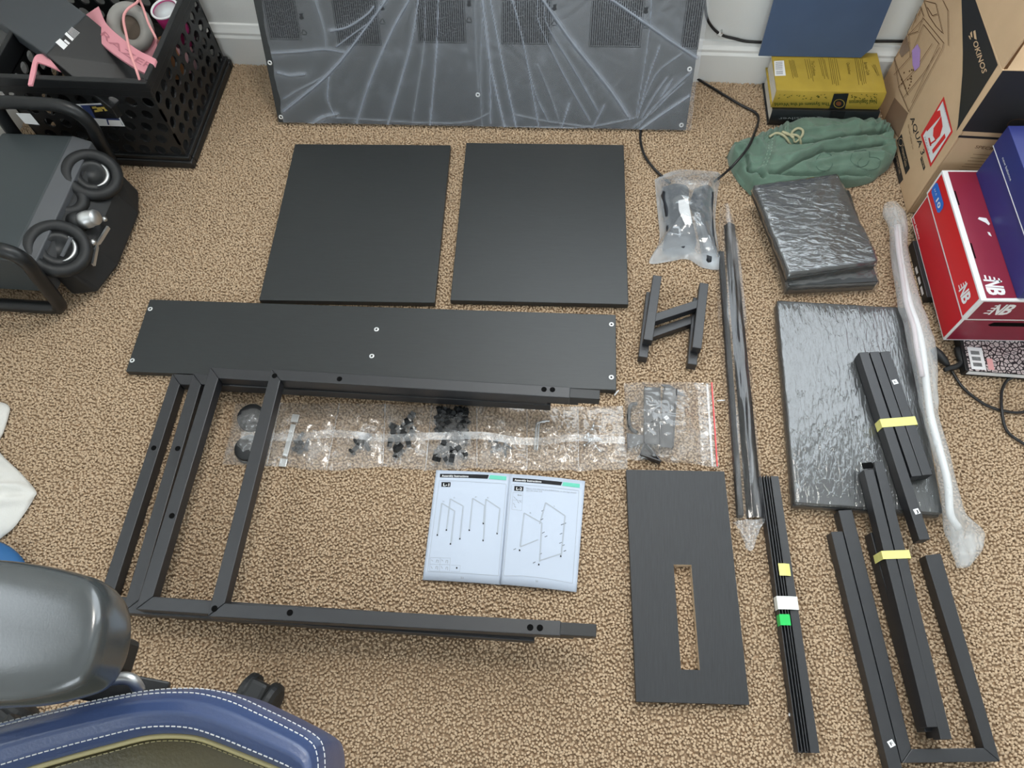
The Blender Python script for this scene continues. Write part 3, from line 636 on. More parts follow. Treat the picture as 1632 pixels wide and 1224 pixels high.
def strip_on(name, a, b, w, m, root, z=0.0085):
    p, q = G(*a, z), G(*b, z); put(name, MB().bar(p, q, w, 0.001), m, root)
strip_on('red_seal', za(1483, 170), za(1535, 950), 0.0022, mat('red_seal', (0.75, 0.05, 0.05), 0.4), zr)
strip_on('zip_track', za(1440, 185), za(1490, 950), 0.0035, FILM_ZIP, zr)
def channel(name, label, a, b, w, h, zt, group, flange=0.0018, hole=None):
    p, q = G(*a, zt), G(*b, zt); d = unit(q-p); s = unit(np.cross(d, A(0, 0, 1)))
    r = thing(name, label, 'bracket', (*((p+q)/2)[:2], zt-h), group)
    put('web', MB().bar(p, q, w, 0.0018), M_PLBLACK, r, bevel=0.0004)
    for k in (-1, 1): put('flange', MB().bar(p+s*k*w/2+A(0, 0, 0.004), q+s*k*w/2+A(0, 0, 0.004), flange, h), M_PLBLACK, r, bevel=0.0004)
    if hole is not None:
        c_ = p+(q-p)*hole; put('bolt_hole', MB().lathe([(0.002, 0), (0.002, 0.0004), (0, 0.0004)], c_, n=12), M_HOLE, r)
    return r
channel('channel_bracket', 'black channel bracket with a bolt hole, in the red-sealed bag', za(930, 215), za(930, 745), 0.026, 0.013, 0.018, 'brackets in the red-sealed bag', hole=0.62)
cb_ = channel('channel_bracket', 'black channel bracket with a white diamond sticker, in the red-sealed bag', za(1100, 225), za(1062, 775), 0.021, 0.013, 0.019, 'brackets in the red-sealed bag')
p = G(*za(1062, 500), 0.0235); st = put('sticker', MB().box(p, (0.0065, 0.0065, 0.0003), ex=unit((1, 0.9, 0)), ey=unit((-0.9, 1, 0))), M_WHITE, cb_)
mb = MB(); text_on(mb, 'O', p+A(-0.0016, -0.0016, 0.0003), A(0.0032, 0, 0), A(0, 0.0034, 0), 0.02); put('sticker_letter', mb, M_INK, st)
P = [G(*za(x, y), 0.010) for x, y in ((790, 370), (735, 380), (715, 440), (712, 530), (730, 600), (790, 640))]
tag(put('hook', MB().tube(spline(P, 24), 0.0035, 8), M_PLBLACK, smooth=True), 'black curved hook in the red-sealed bag', 'hook')
tri = [G(*za(x, y), 0.014)[:2] for x, y in ((858, 722), (1010, 905), (820, 840))]; c3 = sum(tri)/3
r = thing('corner_bracket', 'black triangular corner bracket at the foot of the red-sealed bag', 'bracket', (*c3, 0.001))
put('plate', MB().prism(tri, 0.001, 0.003), M_STEEL, r, fix=True)
for i in range(3):
    a, b = A(*tri[i], 0.016), A(*tri[(i+1) % 3], 0.016); put('flange', MB().bar(a, b, 0.0018, 0.014), M_STEEL, r)
q4 = [G(*za(x, y), 0.013)[:2] for x, y in ((1010, 190), (1090, 190), (1250, 300), (1120, 270))]
q5 = [G(*za(x, y), 0.012)[:2] for x, y in ((695, 640), (850, 660), (850, 730), (700, 780))]
tag(put('bracket_plate', MB().prism(q4, 0.010, 0.0125), M_STEEL, fix=True), 'small black plate at the top of the red-sealed bag', 'bracket')
tag(put('bracket_plate', MB().prism(q5, 0.008, 0.0105), M_STEEL, fix=True), 'small black plate under the curved hook', 'bracket')

# ================================================================== BAG OF DARK BRACKETS BY THE BOARDS
zb_ = lambda x, y: zm(x, y, 1000, 200, 5.1)
FILM_MILK = film('milky_bag_film', haze=0.15, gloss=1.0, rough=0.15, bump=0.5, bscale=40, tint=(0.66, 0.71, 0.76), fold=0.35, veins=0.25)
bo = [zb_(*p) for p in ((225, 420), (330, 365), (430, 338), (600, 345), (745, 362), (758, 420), (735, 560), (722, 760), (745, 960), (775, 1140), (620, 1140), (490, 1070), (340, 1090), (210, 1108), (183, 1075), (262, 920), (255, 750), (240, 600))]
bo = [G(*p, 0.010) for p in bo]; cen = sum(bo)/len(bo); ring = spline(bo+[bo[0]], 97)[:-1]
def fnm(s, t):
    k = int(round(s*96)) % 96; p = ring[k]*(1-t)+cen*t
    z = 0.003+0.040*(1-(1-t)**2.6)*(0.85+0.3*noise2(p[0]*40, p[1]*40, 2))+0.004*(noise2(p[0]*90, p[1]*90, 8)-.5)*(1 if t > 0 else 0)
    return (p[0], p[1], z)
br_ = thing('parts_bag', 'crumpled milky plastic bag beside the two square boards', 'plastic bag', (cen[0], cen[1], 0.0))
mb = MB().grid(96, 22, fnm, closed_u=True); mb.attr = [max(0.0, 1-(k//96)/21*2.6)*(0.6+0.8*noise2((k % 96)*0.4, k//96, 3)) for k in range(96*22)]
put('bag_film', mb, FILM_MILK, br_, smooth=True)
M_NAVY = mat('dark_slate_plastic', (0.012, 0.015, 0.021), 0.45)
def lump(name, label, pts, zt, root_label=None):
    P = [G(*zb_(*p), 0.02) for p in pts]; rg = spline(P+[P[0]], 49)[:-1]; c_ = sum(rg)/48
    def f(s, t):
        k = int(round(s*48)) % 48
        sc = (1.0, 1.0, 0.93, 0.80, 0.5, 0.0)[int(round(t*5))]; z = (0.001, zt*0.55, zt*0.85, zt, zt*0.93, zt*0.90)[int(round(t*5))]
        p = c_+(rg[k]-c_)*sc; return (p[0], p[1], z)
    r = thing(name, label, 'bracket', (c_[0], c_[1], 0.001), 'brackets in the milky bag'); put('body', MB().grid(48, 6, f, closed_u=True), M_NAVY, r, smooth=True); return r, c_
r, c_ = lump('cable_hanger', 'dark plastic hanger with a white label in the milky bag', ((290, 480), (400, 455), (500, 490), (500, 620), (540, 800), (560, 960), (420, 1010), (300, 990), (310, 860), (300, 700), (275, 560)), 0.024)
q = [G(*zb_(*p), 0.027) for p in ((413, 610), (492, 592), (527, 795), (470, 808), (418, 690))]; put('label_sticker', MB().hexa([p-A(0, 0, .0004) for p in q[::-1]], q[::-1]), M_WHITE, r, fix=True)
lump('cable_hanger', 'dark plastic hanger without a label in the milky bag', ((545, 500), (650, 460), (705, 520), (700, 700), (715, 900), (730, 1050), (650, 1080), (600, 900), (560, 700), (520, 600)), 0.022)

# ================================================================== ASSEMBLY MANUAL
zmn = lambda x, y: zm(x, y, 660, 740, 5.829)
mz0 = 0.004
TLm, TMm, TRm, BRm, BMm, BLm = (G(*zmn(*p), mz0) for p in ((205, 53), (888, 88), (1588, 155), (1508, 1185), (805, 1118), (78, 1072)))
def zpage(u, v, pg): return 0.0035+(0.006 if pg else 0.004)*math.sin(PI*min(1, max(0, u if pg == 0 else 1-u)))**1.0*(0.6+0.4*v)+(0.004*v*max(0, (0.35-u))/0.35 if pg else 0.0)
def page_pt(u, v, pg):
    a, b, c_, d = (TLm, TMm, BMm, BLm) if pg == 0 else (TMm, TRm, BRm, BMm)
    p = (a*(1-u)+b*u)*(1-v)+(d*(1-u)+c_*u)*v; return A(p[0], p[1], zpage(u, v, pg))
def page_uv(x, y):
    p = G(*zmn(x, y), 0.006)[:2]; best = None
    for pg in (0, 1):
        u, v = 0.5, 0.5
        for _ in range(4):
            q = page_pt(u, v, pg)[:2]; du = (page_pt(u+1e-3, v, pg)[:2]-q)/1e-3; dv = (page_pt(u, v+1e-3, pg)[:2]-q)/1e-3
            s = np.linalg.solve(np.array([du, dv]).T, p-q); u += s[0]; v += s[1]
        if best is None or abs(u-0.5) < abs(best[0]-0.5): best = (u, v, pg)
    return best
def mpt(x, y):
    u, v, pg = page_uv(x, y); p = page_pt(u, v, pg); p[2] += 0.0008; return p
mn = thing('assembly_manual', 'open white assembly manual with black and green page headers', 'booklet', (*((TMm+BMm)/2)[:2], 0.0))
for pg in (0, 1):
    mb = MB().grid(28, 12, lambda u, v, pg=pg: page_pt(u, 1-v, pg)); put('page', mb, M_PAPER, mn, smooth=True, thick=0.0006)
    mb = MB().grid(28, 4, lambda u, v, pg=pg: page_pt(u, 1-v, pg)-A(0, 0, 0.0022)); put('page_block', mb, M_PAPER, mn, smooth=True, thick=0.002)
ink, white, green, pale, grey = MB(), MB(), MB(), MB(), MB()
def mline(mb, pts, w=0.0004):
    for a, b in zip(pts[:-1], pts[1:]):
        n_ = max(1, int(math.hypot(b[0]-a[0], b[1]-a[1])/35)); q = [mpt(a[0]+(b[0]-a[0])*k/n_, a[1]+(b[1]-a[1])*k/n_) for k in range(n_+1)]
        for p0, p1 in zip(q[:-1], q[1:]):
            d = unit(p1-p0); s = A(-d[1], d[0], 0)*w/2; mb.poly([p0-s, p1-s, p1+s, p0+s])
def mpoly(mb, pts, lift=0.0, n_=8):
    a, b, c_, d = pts
    mb.add([mpt(*(((np.array(a)*(1-i/n_)+np.array(b)*i/n_)*(1-j)+(np.array(d)*(1-i/n_)+np.array(c_)*i/n_)*j)))+A(0, 0, lift) for j in (1, 0) for i in range(n_+1)], [(i, i+1, n_+2+i, n_+1+i) for i in range(n_)])
def mtext(mb, s, a, b, hgt, bold=0.02, lift=0.0003):
    vs, fs = text_shape(s, bold); x0, x1 = vs[:, 0].min(), vs[:, 0].max(); d = np.array(b, float)-np.array(a, float); hp = hgt*5450.0; n_ = A(d[1], -d[0])/np.hypot(*d)
    mb.add([mpt(*(np.array(a)+d*(v[0]-x0)/(x1-x0)+n_*hp*v[1]/0.72))+A(0, 0, lift) for v in vs], fs)
M_TEAL = mat('teal_print', (0.10, 0.52, 0.38), 0.5)
for h in ([(240, 85), (695, 98), (683, 135), (238, 118)], [(917, 123), (1377, 166), (1363, 199), (915, 157)]): g_ = MB(); mpoly(g_, h); put('header_bar', g_, M_INK, mn)
for h in ([(706, 99), (857, 110), (856, 145), (693, 136)], [(1386, 167), (1540, 181), (1538, 217), (1374, 201)]): g_ = MB(); mpoly(g_, h); put('green_tab', g_, M_TEAL, mn)
for a_, b_ in (((256, 114), (505, 122)), ((931, 153), (1182, 174))): g_ = MB(); mtext(g_, 'Assembly Instructions', a_, b_, 0.0034, 0.02); put('header_lettering', g_, M_WHITE, mn)
for h in ([(254, 163), (340, 166), (336, 210), (252, 206)], [(932, 200), (1017, 208), (1013, 252), (929, 244)]): g_ = MB(); mpoly(g_, h, n_=3); put('step_badge', g_, M_INK, mn)
for t_x, a_, b_ in (('L-1', (270, 200), (326, 203)), ('L-2', (948, 238), (1002, 243))): g_ = MB(); mtext(g_, t_x, a_, b_, 0.0048, 0.02); put('badge_lettering', g_, M_WHITE, mn)
mline(grey, [(238, 148), (845, 180), (855, 190), (782, 1034), (128, 996), (125, 980), (232, 155), (238, 148)]); mline(grey, [(912, 182), (1528, 243), (1532, 255), (1472, 1105), (1200, 1062), (1000, 1040), (835, 1040), (832, 1025), (905, 190)])
mtext(grey, 'Please note that the pre-drilled holes on the legs should', (1043, 232), (1505, 272), 0.0026, 0.0); mtext(grey, 'face the inner side', (1043, 252), (1190, 263), 0.0026, 0.0)
mtext(grey, '21', (433, 1063), (458, 1065), 0.0026); mtext(grey, '22', (1127, 1097), (1152, 1099), 0.0026)
for pts in ([(215, 650), (255, 360), (375, 435), (340, 735)], [(300, 605), (335, 322), (455, 390), (425, 690)], [(513, 610), (543, 318), (655, 385), (643, 545)], [(643, 705), (665, 325), (795, 410), (772, 640)],
            [(985, 770), (1020, 455), (1185, 550), (1165, 910)], [(1165, 560), (1220, 360), (1400, 480), (1365, 850)], [(985, 770), (1150, 705)], [(1165, 900), (1360, 835)]):
    g_ = MB(); mline(g_, pts, 0.0017); put('drawn_tube', g_, M_PALEINK, mn); mline(grey, [(x+9, y) for x, y in pts], 0.0002)
for x, y in ((215, 655), (300, 610), (338, 740), (425, 693), (513, 613), (643, 550), (641, 708), (771, 641), (980, 802), (1158, 936), (1362, 856), (397, 965)):
    mpoly(ink, [(x-5, y-8), (x+5, y-8), (x+7, y+8), (x-7, y+8)], n_=1)
for x, y in ((1195, 435), (1187, 516), (1375, 562), (1400, 552), (1200, 640), (1225, 675), (1365, 648), (1360, 733), (1385, 755), (1400, 806), (1175, 838), (935, 792), (1115, 918)):
    mline(ink, [(x-12, y+5), (x+12, y-6)], 0.0007)
for x, y, t in ((272, 343, 'H'), (372, 310, 'G'), (576, 306, 'F'), (686, 310, 'E'), (1080, 455, 'B'), (1300, 392, 'A')): mtext(grey, t, (x-7, y+6), (x+7, y+7), 0.0022, 0.0)
for pts in ([(150, 865), (337, 872), (330, 998), (143, 988), (150, 865)], [(243, 868), (236, 993)], [(147, 926), (333, 935)], [(345, 938), (430, 943), (424, 1000), (338, 996)], [(918, 260), (1010, 268), (1000, 432), (908, 420), (918, 260)], [(914, 330), (1004, 340)]): mline(grey, pts, 0.0003)
for x, y in ((205, 888), (295, 893), (200, 948), (295, 955)): mline(grey, [(x, y+24), (x+3, y), (x+20, y+3), (x+17, y+30)], 0.0006)
for x in (160, 255): mline(grey, [(x, 885), (x+14, 900)], 0.0006); mline(grey, [(x-4, 945), (x+10, 970)], 0.0006)
mtext(grey, 'Bolt', (962, 292), (1000, 295), 0.0024, 0.02)
for x, y in ((925, 300), (945, 320), (960, 345), (920, 360), (930, 385), (980, 340)): mline(grey, [(x, y), (x+16, y+18)], 0.0007)
put('drawing_marks', ink, M_INK, mn)['kind'] = 'stuff'; 
put('drawing_lines', grey, M_GREYINK, mn)['kind'] = 'stuff'

# ================================================================== BAGGED ANGLE RAILS
def angle_rail(name, label, L, Rg, Rt, zr_, group=None, m=mat('black_gloss_rail', (0.006, 0.006, 0.007), 0.5, spec=0.4)):
    """inverted V section: left edge, ridge and right edge seen at both ends"""
    th = 0.0018; top = []; ends = []
    for k in (0, 1):
        l, g, r_ = G(*L[k], 0.004), G(*Rg[k], zr_), G(*Rt[k], 0.004); ends.append((l, g, r_, r_-A(th, 0, -0.0002), g-A(0, 0, th*1.6), l+A(th, 0, 0.0002)))
    vs = [p for e in ends for p in e]; fs = [tuple(range(6)), tuple(reversed(range(6, 12)))]+[(i, 6+i, 6+(i+1) % 6, (i+1) % 6) for i in range(6)]
    return tag(put(name, MB().add(vs, fs), m, fix=True, bevel=0.0005), label, 'metal rail', group)
angle_rail('angle_rail', 'black steel angle rail lying ridge up in a clear sleeve', ((1153.5, 360), (1190, 826)), ((1161.6, 353), (1206, 822)), ((1171, 358), (1217, 825)), 0.022)
p, q = G(1150, 400, 0.014), G(1181, 822, 0.014)
tag(put('flat_rail', MB().bar(p, q, 0.0095, 0.012), MATS['black_gloss_rail'], bevel=0.0008), 'thin black rail beside the angle rail in the clear sleeve', 'metal rail')
lft = spline([(1146, 335), (1142, 430), (1148, 560), (1156, 640), (1163, 740), (1168, 832)], 60); rgt = spline([(1163, 335), (1176, 380), (1190, 500), (1200, 600), (1210, 720), (1222, 830)], 60)
FILM_SL = film('sleeve_film', haze=0.02, gloss=0.7, rough=0.15, bump=0.35, bscale=45, stretch=(1.6, 0.2, 1), tint=(0.7, 0.7, 0.72), veins=0.4)
def fns(s, t):
    k = t*59; i = min(int(k), 58); f = k-i; l = lft[i]*(1-f)+lft[i+1]*f; r_ = rgt[i]*(1-f)+rgt[i+1]*f
    p, q = G(*l, 0.008), G(*r_, 0.008); c_ = p*(1-s)+q*s
    prf = max(0, math.sin(PI*s)); c_[2] = 0.003+0.026*prf**0.45*(0.90+0.16*noise2(s*10, t*7, 1))+0.0022*noise2(s*14, t*12, 2)
    return tuple(c_)
sl = thing('clear_sleeve', 'clear plastic sleeve with a crumpled end around two black rails', 'plastic sleeve', (*G(1180, 600)[:2], 0.0))
put('sleeve_film', MB().grid(22, 150, fns), FILM_SL, sl, smooth=True)
FILM_TAIL = film('sleeve_tail_film', haze=0.25, gloss=1.0, rough=0.12, bump=0.5, bscale=70, veins=0.35)
def fnt(s, t):
    l = (1168+t*15, 832+t*22); r_ = (1222-t*14, 830+t*8)
    x = l[0]*(1-s)+r_[0]*s; y = l[1]*(1-s)+r_[1]*s+t*34*math.sin(PI*s)**0.7
    c_ = G(x, y, 0.008); c_[2] = 0.004+0.016*noise2(s*9, t*7, 4)*(1-0.4*t)+0.006*math.sin(PI*s); return tuple(c_)
put('crumpled_end', MB().grid(40, 26, fnt), FILM_TAIL, sl, smooth=True)

# ================================================================== BUNDLE OF THIN RAILS WITH TAPE
ta, tb = (1219, 757.5), (1281, 1199.5)   # left web centre line, both ends
zt = 0.024
ua, ub = G(*ta, zt), G(*tb, zt); d = unit(ub-ua); s_ = unit(np.cross(A(0, 0, 1), d)); s_ = s_ if s_[0] > 0 else -s_
rb = thing('taped_rail_bundle', 'bundle of thin black rails held by yellow, white and green tape', 'metal rails', (*((ua+ub)/2)[:2], 0.001))
for k in range(5):
    o_ = s_*(-0.006+0.0042*k); z_ = zt-0.0012*abs(k-2)
    put('rail_web', MB().bar(ua+o_+A(0, 0, z_-zt), ub+o_+A(0, 0, z_-zt)-d*0.002*(k % 2), 0.0013, z_-0.001), M_STEEL, rb)
    if k < 4: put('rail_flange', MB().bar(ua+o_+s_*0.0021-A(0, 0, 0.011), ub+o_+s_*0.0021-A(0, 0, 0.011), 0.0040, 0.0013), M_STEEL, rb)
put('wide_flange', MB().bar(ua+s_*0.0170-A(0, 0, 0.0035), ub+s_*0.0170-A(0, 0, 0.0035), 0.0120, 0.0014), M_STEEL, rb)
for nm, m, y0, y1, w0, w1 in (('yellow_tape', M_YTAPE, 920, 941, 0.001, 0.019), ('white_tape', M_WTAPE, 976, 998, -0.008, 0.0235), ('green_tape', M_GTAPE, 1006, 1024, -0.0075, 0.0075)):
    f0, f1 = ((y0-757.5)/442, (y1-757.5)/442); f0 *= 0.965; f1 *= 0.965
    a, b = ua+(ub-ua)*f0+A(0, 0, 0.0008), ua+(ub-ua)*f1+A(0, 0, 0.0008); w2 = min(w1, 0.0112)
    mb = MB().hexa([a+s_*w0-A(0, 0, .0004), a+s_*w2-A(0, 0, .0004), b+s_*w2-A(0, 0, .0004), b+s_*w0-A(0, 0, .0004)], [a+s_*w0, a+s_*w2, b+s_*w2, b+s_*w0])
    if w1 > w2:
        dz = A(0, 0, 0.0025)
        mb.hexa([a+s_*w2-A(0, 0, .0004), a+s_*w1-dz-A(0, 0, .0004), b+s_*w1-dz-A(0, 0, .0004), b+s_*w2-A(0, 0, .0004)], [a+s_*w2, a+s_*w1-dz, b+s_*w1-dz, b+s_*w2])
    if w0 < -0.005: mb.hexa([a+s_*w0-A(0, 0, .015), b+s_*w0-A(0, 0, .015), b+s_*(w0-.0004)-A(0, 0, .015), a+s_*(w0-.0004)-A(0, 0, .015)], [a+s_*w0, b+s_*w0, b+s_*(w0-.0004), a+s_*(w0-.0004)])
    put(nm, mb, m, rb, fix=True)

# ================================================================== SHRINK-WRAPPED SMALL BOARDS
FILM_SH = film('shrink_film', haze=0.03, gloss=1.2, rough=0.12, bump=0.6, bscale=60, stretch=(0.6, 1.5, 1), tint=(0.8, 0.82, 0.85), rot=0.9)
FILM_SH2 = film('shrink_film_flat', haze=0.015, gloss=1.0, rough=0.08, bump=0.35, bscale=75, stretch=(2.4, 0.55, 1), tint=(0.8, 0.82, 0.85), rot=-0.3)
def wrap_mesh(layers, amp, seed, ncx=46, ncy=56):
    """film stretched over boards: outline interpolated from the floor up, then over the top"""
    P = []
    def ringpts(c, e, n, w, l, off, k=160):
        pts = rect_pts(c, e, n, w+2*off, l+2*off); out = []; L = [w, l, w, l]; tot = 2*(w+l)
        for i in range(k):
            s = i/k*tot; j = 0
            while s > L[j] and j < 3: s -= L[j]; j += 1
            out.append(pts[j]+(pts[(j+1) % 4]-pts[j])*min(1, s/L[j]))
        return np.array(out)
    k = 160; vs = []; rings = []
    for (c, e, n, w, l, z, off) in layers: rings.append((ringpts(c, e, n, w, l, off), z))
    for rg, z in rings:
        for i in range(k):
            q = rg[i]; jit = amp*(noise2(q[0]*55, q[1]*55+z*50, seed)-.5)*(0.6 if z > 0.001 else 0)
            dd = unit(q-layers[0][0]); vs.append((q[0]+dd[0]*jit, q[1]+dd[1]*jit, z+amp*0.4*(noise2(q[0]*80, q[1]*80, seed+1)-.5)*(1 if z > 0.002 else 0)))
    m_ = len(rings); fs = [(j*k+i, j*k+(i+1) % k, (j+1)*k+(i+1) % k, (j+1)*k+i) for j in range(m_-1) for i in range(k)]
    c, e, n, w, l, z, off = layers[-1]
    rg = rings[-1][0]; prev = (m_-1)*k
    for t in (0.9, 0.75, 0.55, 0.35, 0.15):
        b = len(vs)
        for i in range(k):
            q = c+(rg[i]-c)*t; vs.append((q[0], q[1], z+amp*0.35*(noise2(q[0]*60, q[1]*60, seed+3)-.3)))
        fs += [(prev+i, prev+(i+1) % k, b+(i+1) % k, b+i) for i in range(k)]; prev = b
    vs.append((c[0], c[1], z)); fs += [(prev+i, prev+(i+1) % k, len(vs)-1) for i in range(k)]
    return MB().add(vs, fs)
c, e, n, w, l = rectfit([G(*q, 0.058) for q in ((1203, 296), (1334, 274), (1407, 419), (1251, 440))])
e_lo = unit(e+A(0.02, -0.11)); n_lo = A(-e_lo[1], e_lo[0]); flo = (G(1260, 472, 0)[:2]+G(1391, 468, 0)[:2])/2; c_lo = flo+n_lo*(l/2+0.004)+A(-0.006, 0)
ws = thing('wrapped_board_stack', 'stack of small black boards in glossy shrink wrap beside the green shorts', 'boards', (c[0], c[1], 0.0))
for k in range(2): put('board', MB().prism(rect_pts(c_lo, e_lo, n_lo, w*0.94, l), 0.002+k*0.0145, 0.016+k*0.0145), M_LAM, ws, bevel=0.001)
for k in range(2): put('board', MB().prism(rect_pts(c+n*0.003*k, e, n, w-0.008, l-0.008), 0.0312+k*0.0135, 0.0442+k*0.0135), M_LAM, ws, bevel=0.001)
put('shrink_wrap', wrap_mesh([(c_lo, e_lo, n_lo, w*0.94, l, 0.001, 0.003), (c_lo, e_lo, n_lo, w*0.94, l, 0.016, 0.004), (c_lo, e_lo, n_lo, w*0.95, l, 0.029, 0.001), ((c+c_lo)/2, e, n, w-.006, l-.006, 0.031, -0.001), (c, e, n, w-.006, l-.006, 0.045, 0.002), (c, e, n, w-.008, l-.008, 0.0588, 0.001), (c, e, n, w-.014, l-.014, 0.0598, 0.0)], 0.006, 2), FILM_SH, ws, smooth=True)

# shrink-wrapped large panel
c, e, n, w, l = rectfit([G(*q, 0.026) for q in ((1237, 479), (1449, 489), (1502.7, 821), (1264, 806))])
wp = thing('wrapped_boards', 'large black boards in glossy shrink wrap lying under the tube bundles', 'boards', (c[0], c[1], 0.0)); WPC = (c, e, n, w, l)
for k in range(2): put('board', MB().prism(rect_pts(c+n*0.002*k, e, n, w-0.006, l-0.006), 0.001+0.0125*k, 0.013+0.0125*k), M_LAM, wp, bevel=0.001)
put('shrink_wrap', wrap_mesh([(c, e, n, w-.004, l-.004, 0.001, 0.001), (c, e, n, w-.004, l-.004, 0.014, 0.002), (c, e, n, w-.006, l-.006, 0.0265, 0.001), (c, e, n, w-.012, l-.012, 0.0272, 0.0)], 0.0035, 5), FILM_SH2, wp, smooth=True)

# ================================================================== TUBE BUNDLES
def sticker_on(root, px, z, ch, size=0.0085, rot=0.0):
    p = G(*px, z); ex, ey = A(math.cos(rot), math.sin(rot), 0), A(-math.sin(rot), math.cos(rot), 0)
    so = put('sticker', MB().box(p+A(0, 0, 0.0002), (size, size, 0.0003), ex=ex, ey=ey), M_WHITE, root)
    mb = MB(); text_on(mb, ch, p+A(0, 0, 0.0005)-ex*size*0.22-ey*size*0.26, ex*size*0.44, ey*size*0.5, 0.02); put('sticker_letter', mb, M_INK, so)
tz = 0.0505; tw = 0.0166
b3 = thing('taped_tube_bundle', 'three short black tubes bound with yellow tape, lying on the wrapped boards', 'metal tubes', (*G(1430, 680)[:2], 0.0275))
def tube3(a, b, zt, root, h=0.0222, w=tw, name='tube'): put(name, MB().bar(G(*a, zt), G(*b, zt), w, h), M_STEEL, root, bevel=0.0009)
tube3((1376.5, 561), (1474, 860), tz, b3); tube3((1393.5, 560.3), (1461.5, 759), tz, b3); tube3((1410.3, 559.8), (1478.5, 757), tz, b3)
def tape_band(root, pl, pr_, lt, zt, h, m=M_YTAPE, name='tape'):
    """band over the top and down the near left side: left/right ends of its top face, its length"""
    a, b = G(*pl, zt+0.0004), G(*pr_, zt+0.0004); x = unit(b-a); y = A(-x[1], x[0], 0)*lt/2; z = A(0, 0, 0.0005)
    mb = MB().hexa([a-y-z, b-y-z, b+y-z, a+y-z], [a-y, b-y, b+y, a+y])
    dn = A(0, 0, h); xo = x*0.0005
    mb.hexa([a-y-dn-xo, a-y-dn, a+y-dn, a+y-dn-xo], [a-y-xo, a-y, a+y, a+y-xo])
    mb.hexa([b-y-dn, b-y-dn+xo, b+y-dn+xo, b+y-dn], [b-y, b-y+xo, b+y+xo, b+y])
    put(name, mb, m, root, fix=True)
tape_band(b3, (1404.5, 674.5), (1460, 670), 0.0150, tz, 0.020)
sticker_on(b3, (1426.5, 608.7), tz, 'K', rot=0.35); sticker_on(b3, (1461, 815), tz, 'J', rot=0.35)
b4 = thing('taped_tube_bundle', 'long black tubes bound with yellow tape, reaching from wrapped boards onto carpet', 'metal tubes', (*G(1440, 900)[:2], 0.001))
tube3((1384.5, 748), (1487, 1159), 0.0500, b4, w=0.0160); tube3((1400.5, 735.5), (1508.5, 1178.5), 0.0505, b4, w=0.0155)
for a, b in (((1394, 848), (1482, 1166)), ((1411, 848), (1498, 1176))): tube3(a, b, 0.0262, b4, h=0.0250, w=0.0135)
tape_band(b4, (1406.5, 884.5), (1450, 883), 0.0125, 0.0507, 0.030)
put('dark_tube_opening', MB().bar(G(1376, 742, 0.0495), G(1391, 740, 0.0495), 0.009, 0.004), M_HOLE, b4)  # black bar painted as the shade in an open tube end

# ================================================================== U FRAME AND SINGLE TUBE AT LOWER RIGHT
zf = 0.0235; fw_ = 0.0165
ob, oi = G(1437, 1216, zf)[:2], G(1452.5, 1193.5, zf)[:2]; rb_, ri = G(1594.5, 1214, zf)[:2], G(1568.5, 1192, zf)[:2]
tl0, tl1 = G(1336, 813.4, zf)[:2], G(1358, 812, zf)[:2]; tr0, tr1 = G(1474.5, 885, zf)[:2], G(1499.5, 882, zf)[:2]
uf = thing('u_shaped_frame', 'single black U frame, closed end toward the bottom right corner', 'metal frame', (*((ob+rb_)/2), 0.001))
put('upright', MB().prism([ob, oi, tl1, tl0], 0.001, zf), M_STEEL, uf, bevel=0.001)
put('upright', MB().prism([ri, rb_, tr1, tr0], 0.001, zf), M_STEEL, uf, bevel=0.001)
put('rail', MB().prism([ob+A(.0004, 0), rb_-A(.0004, 0), ri-A(.0004, 0), oi+A(.0004, 0)], 0.001, zf-0.0001), M_STEEL, uf, bevel=0.001)
st_ = thing('square_tube', 'single straight black tube lying against the lower right U frame', 'metal tube', (*G(1380, 1030)[:2], 0.001))
put('tube', MB().bar(G(1333.6, 847, zf), G(1436.6, 1262, zf), 0.0186, 0.0225), M_STEEL, st_, bevel=0.001)
sticker_on(st_, (1420.4, 1185), zf, 'F', rot=0.5)

# ================================================================== FOAM-SLEEVED ROD
FILM_FOAM = film('foam_sleeve', haze=0.27, gloss=0.3, rough=0.3, bump=0.4, bscale=50, stretch=(1.5, 0.4, 1), tint=(0.66, 0.69, 0.70), veins=0.3)
sec = [(1409, 1430, 326, .020), (1407, 1442, 340, .024), (1416, 1446, 360, .026), (1420, 1447, 401, .028), (1427, 1456, 448, .034), (1433, 1467, 486, .042), (1443.5, 1480, 519, .046), (1449, 1490, 554, .048), (1458, 1492, 600, .048), (1466, 1494, 640, .048), (1473, 1497, 670, .047), (1486, 1511, 721, .046), (1498, 1523, 770, .044), (1504, 1537, 819, .036), (1506, 1562, 842, .026), (1510, 1568, 858, .020), (1517, 1562, 880, .018), (1525, 1546, 903, .016)]
secs = spline([(a, b, y, z) for a, b, y, z in sec], 90)
cpts = []
def fnf(s, t):
    a, b, y, z = secs[int(round(t*89))]; p, q = G(a, y, z), G(b, y, z); c_ = (p+q)/2; hw = np.linalg.norm(q-p)/2; x = unit(q-p)
    an = 2*PI*s; hz = min(hw, z*0.55, 0.017); cr = 1+0.20*(noise2(s*7, t*30, 6)-.5)
    v = c_+x*hw*math.cos(an)*cr+A(0, 0, 1)*hz*math.sin(an)*cr; v[2] = max(v[2], 0.002); return tuple(v)
sf = thing('sleeved_rod', 'long white rod in a cloudy foam sleeve beside the red shoebox', 'rod', (*G(1470, 600)[:2], 0.0))
put('foam_sleeve', MB().grid(28, 90, fnf, closed_u=True), FILM_FOAM, sf, smooth=True)
P = [G((a+b)/2+(0 if y < 800 else -6), y, z) for a, b, y, z in sec[2:15]]
put('inner_rod', MB().tube(spline(P, 50), 0.0058, 10), mat('white_rod', (0.80, 0.81, 0.81), 0.4), sf, smooth=True)
